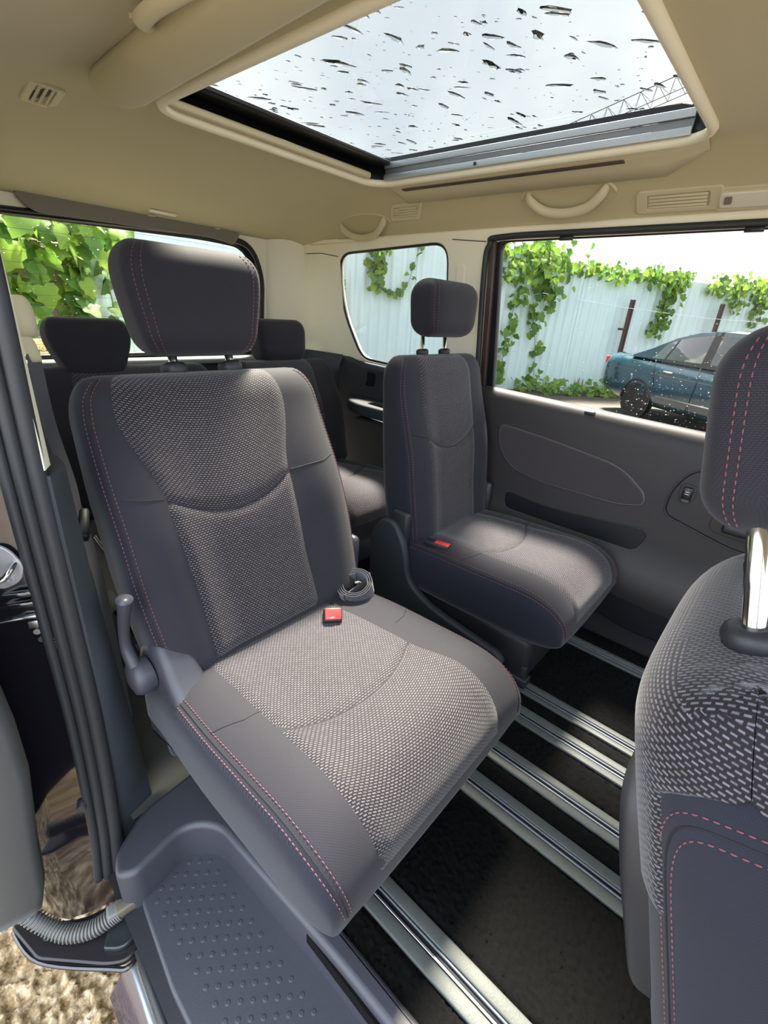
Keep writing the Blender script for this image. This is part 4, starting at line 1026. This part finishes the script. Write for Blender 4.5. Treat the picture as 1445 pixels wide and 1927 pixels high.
# ------------------------------------------------------------------ fittings on the roof
def on_roof(x, y, drop=0): return Vector((x, y, roof_z(x, y)-drop))
def roof_frame(x, y, ang=0):
    d = .01; p = on_roof(x, y)
    tx = (on_roof(x+d, y)-on_roof(x-d, y)).normalized(); ty = (on_roof(x, y+d)-on_roof(x, y-d)).normalized()
    n = tx.cross(ty).normalized(); u = (ty*cos(ang)+tx*sin(ang)).normalized(); w = (-n).cross(u)
    return basis(u, w, -n, p)
def vent(name, label, x, y, L, Wd, ang=0, skew=0, slats=4, dark=None):
    t = empty(name, label, 'air vent', 'roof air vents')
    mt = roof_frame(x, y, ang)
    o = smooth_poly([(-L/2, -Wd/2, .012), (L/2-skew, -Wd/2, .012), (L/2, Wd/2, .012), (-L/2+skew, Wd/2, .012)], n=4)
    k = .72; hx, hy = L*.36, Wd*.28
    h = smooth_poly([(-hx, -hy, .004), (hx-skew*.6, -hy, .004), (hx, hy, .004), (-hx+skew*.6, hy, .004)], n=3)
    plate('vent_frame', o, mt @ Matrix.Translation((0, 0, .006)), BEIGE, t, thick=.012, bev=.003, holes=[h])
    plate('vent_throat', h, mt @ Matrix.Translation((0, 0, .0008)), dark or DKPLAST, t, thick=.002, bev=.0003)
    for i in range(slats):
        q = -hy+2*hy*(i+.5)/slats
        c = mt @ Vector((0, q, .005))
        s = box('vent_slat', (L*.68-skew*.3, .0055, .0018), (0, 0, 0), BEIGE, t, bev=.0006)
        s.data.transform(mt @ Matrix.Translation((skew*.3*(q/hy)*.5, q, .005)) @ Matrix.Rotation(radians(25), 4, 'X'))
    return t
vent('roof_vent', 'beige slatted roof vent between the two right grab handles', 1.530, 1.29, .185, .065, 0, .04, 4, BEIGE)
vent('roof_vent', 'beige slatted roof vent beside the courtesy lamp', 1.556, .395, .20, .062, 0, 0, 4, BEIGE)
vent('roof_vent', 'pale roof vent with dark throat on the left side of the ceiling', .450, 1.452, .20, .080, radians(6), .06, 3)
def handle(name, label, x, y, L, side=1):
    t = empty(name, label, 'grab handle', 'roof grab handles')
    mt = roof_frame(x, y)
    pts = catmull([mt @ Vector(p) for p in ((-L/2, -.018*side, -.004), (-L/2+.010, -.006*side, .016), (-L*.27, .022*side, .026), (0, .032*side, .028), (L*.27, .022*side, .026), (L/2-.010, -.006*side, .016), (L/2, -.018*side, -.004))], 8)
    sweep('grip', pts, [(.013*cos(2*pi*k/10), .009*sin(2*pi*k/10)) for k in range(10)], mt.to_3x3() @ Vector((0, 1, .5)), BEIGE, t)
    ho = [(L*.62*cos(2*pi*k/28), .028+.050*sin(2*pi*k/28)) for k in range(28)]
    plate('recess', ho, mt @ Matrix.Translation((0, -.028*side, .0010)), HEAD, t, thick=.004, bev=.001)
    tube('recess_shade_rim', [mt @ Vector((L*.60*cos(a), side*(.0-.030-.048*abs(sin(a))**.8+.03), .001)) for a in [pi*i/24 for i in range(25)]], .0045, BEIGE, t, 8)  # rim added to suggest the shade of the handle pocket
    for s in (-1, 1): lathe('pivot_cap', [(.010, -.004), (.010, .004), (.006, .006), (0, .006)], mt @ Vector((s*(L/2-.008), -.012*side, .008)), mt.to_3x3() @ Vector((1, 0, 0)), BEIGE, t, 12)
    return t
handle('grab_handle', 'beige roof grab handle above the quarter window', 1.560, 1.53, .24)
handle('grab_handle', 'beige roof grab handle above the right door window', 1.530, .685, .23)
lampf = empty('courtesy_lamp', 'pale courtesy lamp with a clear lens on the right roof edge', 'lamp')
mt = roof_frame(1.562, .215)
plate('lamp_bezel', rrect(-.10, -.03, .095, .03, .012), mt @ Matrix.Translation((0, 0, .004)), BEIGE, lampf, thick=.008, bev=.003)
plate('lamp_lens', rrect(-.095, -.020, .085, .018, .008), mt @ Matrix.Translation((0, 0, .010)), WHITEPL, lampf, thick=.010, bev=.003)
plate('lamp_switch', rrect(.058, -.012, .074, .006, .003), mt @ Matrix.Translation((0, 0, .014)), mat('lamp_switch_grey', (.20, .17, .13), .5), lampf, thick=.006, bev=.001)
clipf = empty('ceiling_clip', 'small chrome rimmed clip on the rear of the headliner', 'clip')
mt = roof_frame(.944, 1.975)
plate('clip_body', rrect(-.008, -.05, .008, .05, .004), mt @ Matrix.Translation((0, 0, .006)), CREAM, clipf, thick=.012, bev=.003)
plate('clip_edge', rrect(-.011, -.054, -.007, .054, .001), mt @ Matrix.Translation((0, 0, .004)), CHROME, clipf, thick=.006, bev=.001)
for x, y, w_ in ((.606, 2.055, 'left of the small clip'), (1.189, 2.02, 'right of the small clip, nearest the corner pillar'), (.919, 2.014, 'just behind the small clip')):
    b_ = lathe('ceiling_button', [(.014, 0), (.013, .003), (.006, .004), (0, .004)], on_roof(x, y), (0, 0, -1), BEIGE, None, 14)
    tag(b_, 'flat beige headliner fastener '+w_, 'fastener', 'headliner fasteners')
# left grab handle, half out of frame
handle('grab_handle', 'beige roof grab handle above the open left door, cut by the top edge', .425, .80, .22, -1)

# ------------------------------------------------------------------ outside
GZ = -.45
GM, gt, gb = nodes('wet_gravel')
gb.inputs['Roughness'].default_value = .38
tcg = gt.nodes.new('ShaderNodeTexCoord'); n1 = gt.nodes.new('ShaderNodeTexNoise'); n1.inputs['Scale'].default_value = 45; n1.inputs['Detail'].default_value = 6; n1.inputs['Roughness'].default_value = .7
gt.links.new(tcg.outputs['Object'], n1.inputs['Vector'])
rg = gt.nodes.new('ShaderNodeValToRGB'); E_ = rg.color_ramp.elements
E_[0].position = .36; E_[0].color = (.11, .06, .018, 1); E_[1].position = .66; E_[1].color = (.62, .50, .35, 1)
e_ = E_.new(.5); e_.color = (.33, .22, .10, 1)
gt.links.new(n1.outputs['Fac'], rg.inputs['Fac']); gt.links.new(rg.outputs['Color'], gb.inputs['Base Color'])
bpg = gt.nodes.new('ShaderNodeBump'); bpg.inputs['Strength'].default_value = .6; bpg.inputs['Distance'].default_value = .01
gt.links.new(n1.outputs['Fac'], bpg.inputs['Height']); gt.links.new(bpg.outputs[0], gb.inputs['Normal'])
ground = empty('ground', kind='structure', label='wet sandy gravel yard')
mesh('yard', [(-60, -60, GZ-.01), (60, -60, GZ-.01), (60, 60, GZ-.01), (-60, 60, GZ-.01)], [(0, 1, 2, 3)], mat('yard_earth', (.055, .044, .032), .8, vary=.4, vscale=3), ground, False)
nx = ny = 230; X0, X1, Y0, Y1 = -.75, .45, .35, 1.75; vv = []; ff = []
for j in range(ny+1):
    for i in range(nx+1):
        x = X0+(X1-X0)*i/nx; y = Y0+(Y1-Y0)*j/ny
        h = .018*noise.cell(Vector((x*70+3*noise.noise(Vector((x*30, y*30, 0))), y*70+3*noise.noise(Vector((x*30, y*30, 5))), 0)))*.45+.016*noise.noise(Vector((x*38, y*38, 1)))+.010*noise.noise(Vector((x*90, y*90, 7)))
        vv.append((x+.002*noise.noise(Vector((x*200, y*200, 3))), y, GZ+.012+h))
for j in range(ny):
    for i in range(nx):
        a = j*(nx+1)+i; ff.append((a, a+1, a+nx+2, a+nx+1))
mesh('gravel', vv, ff, GM, ground, True, 'stuff')

# fence: separate corrugated sheets nailed side by side
def fence_run(name, label, A, B, top, sheet=1.0, pitch_=.21, gaps=(), mats=None, lean=0):
    t = empty(name, label, 'fence')
    A = Vector(A); B = Vector(B); d = (B-A); Ln = d.length; d.normalize(); n = Vector((d.y, -d.x, 0))
    if n.dot(Vector((0, 0, 0))-A) < 0: n = -n
    k = 0; s = 0
    while s < Ln:
        w = sheet*random.uniform(.92, 1.05); e = min(Ln, s+w+.03); hh = top(s)+random.uniform(-.05, .05)
        v = []; f = []; S = int((e-s)/(pitch_/10)); off = random.uniform(-.006, .006); tl = random.uniform(-.02, .02)
        for i in range(S+1):
            q = s+(e-s)*i/S; ph = (q/pitch_) % 1
            dep = .018*(1 if ph < .55 else -1) if False else .017*max(-1, min(1, 2.2*sin(2*pi*ph)))
            for z in (GZ-.02, GZ+(hh)*.5, GZ+hh):
                v.append(A+d*(q+tl*(z-GZ)*.2)+n*(dep+off+lean*(z-GZ))+Vector((0, 0, z)))
        for i in range(S):
            for j in range(2): a = i*3+j; f.append((a, a+3, a+4, a+1))
        o = mesh('corrugated_sheet', v, f, (mats(s) if mats else FENCE), t, True)
        s += w; k += 1
    return t, A, d, n, Ln
FA = fence_run('corrugated_fence', 'tall white corrugated metal fence behind the parked blue car', (6.6, 7.66, 0), (19.5, -.6, 0), lambda s: 2.85-.20*sst(4, 6, s))
FBm = lambda s: FENCEGREY if s < 2.5 else FENCE
FB = fence_run('corrugated_fence', 'white and grey corrugated metal fence seen through the rear window', (-1.2, 4.75, 0), (6.5, 7.38, 0), lambda s: 2.75, sheet=.85, pitch_=.17, mats=FBm)
# rust streaks at the fence foot
rst = []; rf_ = []
for k in range(16):
    q = 6.2+random.random()*1.2; w = random.uniform(.015, .05); h = random.uniform(.08, .35); p = FA[1]+FA[2]*q+FA[3]*.030; i0 = len(rst)
    rst += [p+Vector((0, 0, GZ)), p+FA[2]*w+Vector((0, 0, GZ)), p+FA[2]*w*.7+Vector((0, 0, GZ+h)), p+FA[2]*w*.2+Vector((0, 0, GZ+h*.9))]; rf_.append((i0, i0+1, i0+2, i0+3))
fence_a = FA[0]
mesh('rust_streaks', rst, rf_, FENCERUST, fence_a, False, 'stuff')

# vines
def leaf_mesh():
    pts = [(0, 0), (.16, -.12), (.42, -.08), (.52, .16), (.40, .34), (.50, .52), (.30, .62), (.20, .80), (0, 1.0)]
    out = pts+[(-x, y) for x, y in pts[-2:0:-1]]
    v = []; 
    for x, y in out: v.append((x, y, .16*abs(x)-.22*(y-.4)**2))
    v.append((0, .42, .06)); c = len(v)-1; N = len(out)
    f = [(i, (i+1) % N, c) for i in range(N)]
    me = bpy.data.meshes.new('leaf'); me.from_pydata(v, [], f); me.materials.append(LEAF); me.polygons.foreach_set('use_smooth', [True]*len(f)); return me
LM = leaf_mesh()
def vine(label, stems, n, size, facing, spread, group='climbing vines on the fence', hang=True):
    """stems: list of poly-lines; n leaves strewn along them"""
    t = empty('climbing_vine', label, 'vine', group)
    cur = []
    for s in stems:
        c = catmull(s, 8); cur.append(c); tube('stem', c, .006*size/.15, STEM, t, 5)
    tot = [sum((c[i+1]-c[i]).length for i in range(len(c)-1)) for c in cur]; T = sum(tot)
    fn = Vector(facing).normalized()
    for k in range(n):
        r = random.random()*T; ci = 0
        while r > tot[ci] and ci < len(cur)-1: r -= tot[ci]; ci += 1
        c = cur[ci]; q = min(.999, r/max(tot[ci], 1e-6))*(len(c)-1); i = int(q); p = c[i].lerp(c[min(i+1, len(c)-1)], q-i)
        p = p+Vector((random.gauss(0, spread), random.gauss(0, spread), random.gauss(0, spread)))
        p += fn*abs(random.gauss(0, spread*.5))
        if p.z < GZ+.02: p.z = GZ+.02+random.random()*.1
        o = bpy.data.objects.new('leaf', LM); C.objects.link(o); o.parent = t
        nrm = (fn+Vector((random.gauss(0, .45), random.gauss(0, .45), random.gauss(.25, .4)))).normalized()
        dwn = Vector((random.gauss(0, .5), random.gauss(0, .5), -1)); dwn = (dwn-nrm*dwn.dot(nrm)).normalized(); sx = dwn.cross(nrm)
        s = size*random.uniform(.6, 1.25); m = Matrix((sx*s, dwn*s, nrm*s)).transposed().to_4x4(); m.translation = p; o.matrix_world = m
    return t
def fa(q, z, o=.08): return FA[1]+FA[2]*q+FA[3]*o+Vector((0, 0, z))
def fbp(q, z, o=.08): return FB[1]+FB[2]*q+FB[3]*o+Vector((0, 0, z))
FN, BN = FA[3], FB[3]
TOPA = GZ+2.66
LS = .155
vine('leafy vine climbing a thin stem at the left end of the door window', [[fa(5.15, GZ), fa(5.0, .5), fa(4.8, 1.2), fa(4.85, 1.7), fa(4.9, TOPA)], [fa(4.2, GZ+.3), fa(4.25, 1.0), fa(4.35, 1.8)]], 100, LS*1.1, FN, .09)
vine('dense vine crowning the fence top at the left of the door window', [[fa(3.5, TOPA+.1), fa(4.2, TOPA+.2), fa(4.8, TOPA+.22), fa(5.4, TOPA+.12)], [fa(3.6, TOPA-.2), fa(4.4, TOPA-.1), fa(5.2, TOPA)], [fa(4.9, TOPA), fa(5.05, TOPA-.4), fa(5.1, TOPA-.8)]], 290, LS, FN, .16)
vine('low vine trailing along the fence top between two clumps', [[fa(5.3, TOPA+.05), fa(6.2, TOPA+.03), fa(7.0, TOPA), fa(7.9, TOPA+.02)]], 110, LS*.9, FN, .08)
vine('vine clump hanging over the fence above the car boot', [[fa(7.6, TOPA), fa(8.2, TOPA+.06), fa(8.9, TOPA)], [fa(8.2, TOPA), fa(8.35, TOPA-.35), fa(8.3, TOPA-.7)], [fa(8.5, TOPA), fa(8.5, TOPA-.45)], [fa(8.3, TOPA), fa(8.25, TOPA-.8), fa(8.15, TOPA-1.15)]], 240, LS*.85, FN, .10)
vine('vine clump on the fence above the car roof at the right', [[fa(9.5, TOPA-.05), fa(10.2, TOPA), fa(11.0, TOPA), fa(12.6, TOPA)], [fa(10.3, TOPA), fa(10.5, TOPA-.5)], [fa(11.2, TOPA), fa(11.4, TOPA-.8)]], 260, LS*.9, FN, .12)
vine('low green weeds along the foot of the fence left of the car', [[fa(4.6, GZ+.08, .2), fa(5.6, GZ+.10, .3), fa(6.6, GZ+.10, .3), fa(7.6, GZ+.12, .3)], [fa(4.9, GZ+.06, .6), fa(6.0, GZ+.06, .7), fa(7.2, GZ+.06, .8)]], 240, LS*.8, (FN+Vector((0, 0, 1))), .10, 'weeds at the fence foot')
vine('hanging vine in the left part of the quarter window', [[fa(1.0, 2.3), fa(1.1, 1.9), fa(1.05, 1.5)], [fa(1.15, 2.3), fa(1.25, 1.8)]], 60, .16, FN, .07)
vine('thin vine looping across the quarter window', [[fa(2.0, 2.35), fa(1.9, 1.9), fa(1.75, 1.52), fa(1.42, 1.39), fa(1.15, 1.6), fa(1.05, 1.9)]], 40, .11, FN, .035)
vine('sparse leaves at the left edge of the quarter window', [[fa(.42, 2.0), fa(.40, 1.3), fa(.45, .7)]], 12, .24, FN, .03)
vine('large leaved vine filling the top left of the rear window', [[fbp(2.2, 1.70, .25), fbp(2.7, 1.66, .3), fbp(3.2, 1.60, .25), fbp(3.6, 1.54, .2)], [fbp(2.5, 1.5, .2), fbp(2.8, 1.35, .2), fbp(3.1, 1.4, .2)], [fbp(2.4, 1.5, .2), fbp(2.5, 1.15, .2), fbp(2.6, .95, .2)], [fbp(2.2, 1.5, .2), fbp(2.35, 1.0, .2), fbp(2.4, .8, .2)]], 170, .20, BN, .11)
vine('leafy shoot hanging in the middle of the rear window', [[fbp(3.05, 1.45, .15), fbp(3.05, 1.1, .15), fbp(2.95, .8, .15), fbp(2.82, .58, .15)]], 26, .22, BN, .05)
vine('slender shoot with few leaves against the white sheet', [[fbp(3.35, 1.5, .12), fbp(3.42, 1.2, .12), fbp(3.45, .95, .12), fbp(3.50, .70, .12)]], 8, .19, BN, .03)
bench = empty('plank_stack', 'pale sunlit planks stacked low behind the van', 'planks')
for k in range(7):
    b_ = box('plank', (.95, .05, .070), (.62, 3.95+.02*(k % 2), .68-k*.078), mat('pale_plank', (.55, .44, .24), .7, vary=.25, vscale=9) if k == 0 else bpy.data.materials['pale_plank'], bench, bev=.008, rot=radians(8))
for x in (.25, .98): box('support', (.08, .08, 1.12), (x, 4.06, .11), RUSTPOST, bench, bev=.01)

# rusty posts and a reflected line along the fence
for k, (q, h, lb_) in enumerate(((7.24, 1.66, 'rusty steel post against the fence beside the car boot'), (9.92, 1.75, 'rusty steel post against the fence above the car roof'))):
    p = fa(q, GZ, .22)
    t = empty('rusty_post', lb_, 'post', 'rusty posts along the fence')
    pl = box('post_web', (.10, .03, h+.45), p+Vector((0, 0, (h+.45)/2)), RUSTPOST, t, bev=.004, rot=atan2(FA[2].y, FA[2].x))
    box('post_flange', (.03, .09, h+.45), p+FA[2]*.04+Vector((0, 0, (h+.45)/2)), RUSTPOST, t, bev=.004, rot=atan2(FA[2].y, FA[2].x))
    if k == 0: box('post_bracket', (.20, .05, .05), p-FA[2]*.10+Vector((0, 0, 1.47)), RUSTPOST, t, bev=.01, rot=atan2(FA[2].y, FA[2].x))
reflection = tube('glass_reflection', [fa(4.8, 1.62, .3), fa(7, 1.48, .3), fa(9.5, 1.40, .3), fa(12.5, 1.42, .3)], .006, mat('white_reflection', (.8, .82, .82), .5), None, 6)  # white tube drawn for a line reflected in the window glass
tag(reflection, 'thin white line by the fence, standing in for a reflection in the window', 'reflection')

# crane boom seen through the sunroof
crane = empty('crane_boom', 'thin lattice crane boom against the sky in the sunroof', 'crane')
CR = mat('crane_steel', (.10, .10, .10), .6)
A_, B_ = Vector((76.5, 41.5, 23.2)), Vector((92.25, -11.375, 42.1))
ud = (B_-A_).normalized(); side_ = ud.cross(Vector((0, 0, 1))).normalized(); upv = side_.cross(ud)
v = []; f = []
def strut(a, b, r):
    x, y = tube_data([a, b], r, 4); o = len(v); v.extend(x); f.extend(tuple(i+o for i in q) for q in y)
LB = (B_-A_).length; NB = 29; hb = 2.0
strut(A_+upv*hb, B_+upv*hb, .06)
for s_ in (-1, 1): strut(A_+side_*s_*1.2, B_+side_*s_*1.2, .05)
chord = mesh('boom_chords', v, f, CR, crane, False)
for i in range(NB):
    v = []; f = []
    a = A_+ud*LB*i/NB; b = A_+ud*LB*(i+.5)/NB+upv*hb; c = A_+ud*LB*(i+1)/NB
    for s_ in (-1, 1): strut(a+side_*s_*1.2, b, .030); strut(b, c+side_*s_*1.2, .030)
    mesh('lattice_bay', v, f, CR, crane, False)
v = []; f = []; me_ = A_+ud*LB*1.0; strut(Vector((B_.x, B_.y, GZ)), B_+Vector((0, 0, 6)), .9); mesh('mast', v, f, CR, crane, False)

# parked blue car
car = empty('car', 'dark blue sedan parked along the corrugated fence', 'car')
cdir = Vector((-.57, -.82, 0)).normalized(); cleft = Vector((-cdir.y, cdir.x, 0))
RW = Vector((9.55, 2.20, GZ))                                   # right rear wheel contact
WB, TR = 2.60, .75
org = RW+cleft*.78-cdir*1.03                                     # ground point under the tail, on the centre line
def cw(l, w, z):
    if l < .95: l = .95-(.95-l)*1.22
    return org+cdir*l*1.08+cleft*w+Vector((0, 0, z*1.10))
def car_loft(name, st, m, n=22, parent=car):
    """st: (l, half width, z low, z high, exponent)"""
    v = []; f = []
    for l, hw_, z0, z1, ex in st:
        for k in range(n):
            a = 2*pi*k/n; ca, sa = cos(a), sin(a)
            v.append(cw(l, hw_*(1 if ca > 0 else -1)*abs(ca)**(2/ex), (z0+z1)/2+(z1-z0)/2*(1 if sa > 0 else -1)*abs(sa)**(2/ex)))
    for j in range(len(st)-1):
        for k in range(n): f.append((j*n+k, j*n+(k+1) % n, (j+1)*n+(k+1) % n, (j+1)*n+k))
    f.append(tuple(range(n-1, -1, -1))); f.append(tuple((len(st)-1)*n+k for k in range(n)))
    o = mesh(name, v, f, m, parent)
    bm = bmesh.new(); bm.from_mesh(o.data); bmesh.ops.recalc_face_normals(bm, faces=bm.faces); bm.to_mesh(o.data); bm.free(); return o
body = car_loft('body', [(.02, .60, .45, .80, 3), (.06, .74, .36, .93, 4), (.20, .81, .28, .985, 4.5), (.5, .845, .22, .985, 5), (1.0, .86, .20, .98, 5), (1.6, .865, .19, .955, 5), (2.4, .865, .19, .93, 5), (3.2, .86, .20, .92, 5), (3.8, .84, .22, .85, 4.5), (4.25, .79, .27, .76, 4), (4.42, .66, .35, .66, 3)], CARBLUE, 36)
# greenhouse: side pillars and roof as arches along the car
def gh(l):
    pts = [(.62, .95), (1.0, 1.13), (1.35, 1.30), (1.7, 1.40), (2.1, 1.435), (2.5, 1.425), (2.85, 1.36), (3.2, 1.18), (3.55, .93)]
    for (a, b), (c, d) in zip(pts, pts[1:]):
        if a <= l <= c: t = (l-a)/(c-a); return b+(d-b)*t
    return .93
def gpt(l, s, k=0):
    """point on the greenhouse side: s = 0 at the belt, 1 at the roof edge"""
    zr = gh(l); zb = .945; h = max(.0, zr-zb)
    z = zb+h*s*.93; inn = (z-zb)/.5*.15
    return z, .80-inn+k
GLP = lambda l, s, side, k=0: cw(l, side*gpt(l, s, k)[1], gpt(l, s)[0])
v = []; f = []; ls = [.62+i*(3.55-.62)/40 for i in range(41)]
for l in ls:
    zr = gh(l); a = gpt(l, 1)
    for w, z in ((a[1], a[0]), (a[1]*.80, zr-.012*min(1, (zr-.93)*4)), (a[1]*.4, zr), (-a[1]*.4, zr), (-a[1]*.80, zr-.012*min(1, (zr-.93)*4)), (-a[1], a[0])): v.append(cw(l, w, z))
for j in range(40):
    for k in range(5): f.append((j*6+k, j*6+k+1, j*6+k+7, j*6+k+6))
roofm = mesh('roof', v, f, CARBLUE, car)
# pillar bands and side windows built as strips between station lines
def side_strip(name, l0, l1, s0, s1, side, m, k=0, slant0=0, slant1=0, par=None, n=12):
    v = []; f = []
    for j in range(n+1):
        t = j/n
        for i in range(5):
            q = s0+(s1-s0)*i/4; l = (l0+slant0*q)*(1-t)+(l1+slant1*q)*t
            v.append(GLP(l, q, side, k))
    for j in range(n):
        for i in range(4): a = j*5+i; f.append((a, a+1, a+6, a+5))
    return mesh(name, v, f, m, par or car)
for side in (-1, 1):
    side_strip('rear_quarter_pillar', .64, 1.02, 0, 1, side, CARBLUE, 0, .05, .22)
    side_strip('roof_edge', 1.0, 3.5, .90, 1.0, side, CARBLUE, .002)
    side_strip('belt_line', .95, 3.5, -.06, .06, side, CARDK, .004)
    side_strip('centre_pillar', 1.98, 2.12, 0, 1, side, CARDK, .002, -.02, -.03)
    side_strip('front_pillar', 3.28, 3.52, 0, 1, side, CARBLUE, .003, -.30, -.30)
    w1 = side_strip('rear_side_window', 1.02, 1.98, .05, .90, side, CARGLASS, 0, .20, -.02)
    w2 = side_strip('front_side_window', 2.12, 3.30, .05, .90, side, CARGLASS, 0, -.03, -.30)
    side_strip('window_divider', 1.28, 1.31, .05, .9, side, CARDK, .004, .12, .12, w1, 2)
    side_strip('mirror_quarter', 3.0, 3.02, .05, .9, side, CARDK, .004, -.05, -.05, w2, 2)
mesh('rear_screen', [cw(.66, .62, .965), cw(.66, -.62, .965), cw(1.42, -.55, 1.335), cw(1.42, .55, 1.335)], [(0, 1, 2, 3)], CARGLASS, car, False)
for side in (-1, 1):
    for l in (.95, .95+WB):
        wh = empty('wheel', None, None); wh.parent = car
        ctr = cw(l, side*.775, .315/1.10); ax_ = cleft*side
        ty = lathe('tyre', [(.200, -.09), (.29, -.10), (.315, -.07), (.315, .06), (.295, .085), (.215, .08)], ctr, ax_, TYRE, wh, 32)
        lathe('rim', [(.0, .030), (.04, .05), (.05, .035), (.17, .025), (.205, .06), (.215, .075), (.215, -.05)], ctr, ax_, RIM, wh, 28)
        wa = cdir; wb_ = Vector((0, 0, 1))
        for k in range(7):
            an = 2*pi*k/7; d_ = wa*cos(an)+wb_*sin(an)
            tube('spoke', [ctr+ax_*.055+d_*.03, ctr+ax_*.055+d_*.20], .014, STEEL if side < 0 else RIM, wh, 6)
        # arch shadow gap
        pts = [ctr+ax_*.077+(wa*cos(a)+wb_*sin(a))*.355 for a in [pi*(i/16) for i in range(17)]]
        tube('wheel_arch', pts, .022, CARDK, car, 8)
        lathe('arch_well', [(.0, .0), (.350, .0), (.350, .064), (.30, .066), (0, .066)], ctr+Vector((0, 0, .01))+ax_*.005, ax_, CARDK, car, 28)
box('tail_light', (.06, .10, .20), (0, 0, 0), TAIL, car, bev=.02).data.transform(Matrix.Translation(cw(.10, -.70, .80)) @ Matrix.Rotation(atan2(cdir.y, cdir.x), 4, 'Z'))
box('tail_light', (.06, .10, .20), (0, 0, 0), TAIL, car, bev=.02).data.transform(Matrix.Translation(cw(.10, .70, .80)) @ Matrix.Rotation(atan2(cdir.y, cdir.x), 4, 'Z'))
for side in (-1, 1):
    for l in (1.42, 2.32):
        tube('door_handle', [cw(l, side*.870, .79), cw(l+.09, side*.885, .79), cw(l+.18, side*.870, .79)], .014, STEEL, car, 8)
    tube('side_moulding', [cw(1.40, side*.868, .42), cw(2.3, side*.872, .42), cw(3.2, side*.866, .42)], .014, STEEL, car, 8)
    tube('door_gap', [cw(2.06, side*.868, .92), cw(2.06, side*.872, .6), cw(2.02, side*.864, .26)], .005, CARDK, car, 5)
    tube('door_gap', [cw(1.20, side*.864, .94), cw(1.22, side*.868, .72), cw(1.36, side*.862, .45)], .005, CARDK, car, 5)
    tube('crease', [cw(.2, side*.83, .75), cw(1.2, side*.868, .74), cw(2.4, side*.872, .72), cw(3.4, side*.866, .71)], .004, CARBLUE, car, 5)
    mirror = car_loft('door_mirror', [(3.02, .0, .95, .96, 2), (3.04, .07, .95, 1.07, 3), (3.12, .06, .96, 1.06, 3), (3.18, .0, 1.0, 1.01, 2)], CARBLUE, 12)
    mirror.data.transform(Matrix.Translation(cleft*side*.93))
    car_loft('car_seat', [(1.35, .22, .75, .80, 3), (1.42, .24, .45, 1.0, 3), (1.55, .24, .45, 1.02, 3), (1.62, .22, .7, .8, 3)], SEATTAN, 12).data.transform(Matrix.Translation(cleft*side*.36))
    car_loft('car_seat', [(2.30, .22, .75, .80, 3), (2.36, .24, .45, 1.05, 3), (2.48, .24, .45, 1.08, 3), (2.55, .22, .7, .8, 3)], SEATTAN, 12).data.transform(Matrix.Translation(cleft*side*.36))
    car_loft('car_headrest', [(2.40, .10, 1.14, 1.16, 3), (2.43, .13, 1.09, 1.27, 3), (2.50, .13, 1.09, 1.27, 3), (2.53, .10, 1.14, 1.16, 3)], CARDK, 12).data.transform(Matrix.Translation(cleft*side*.36))
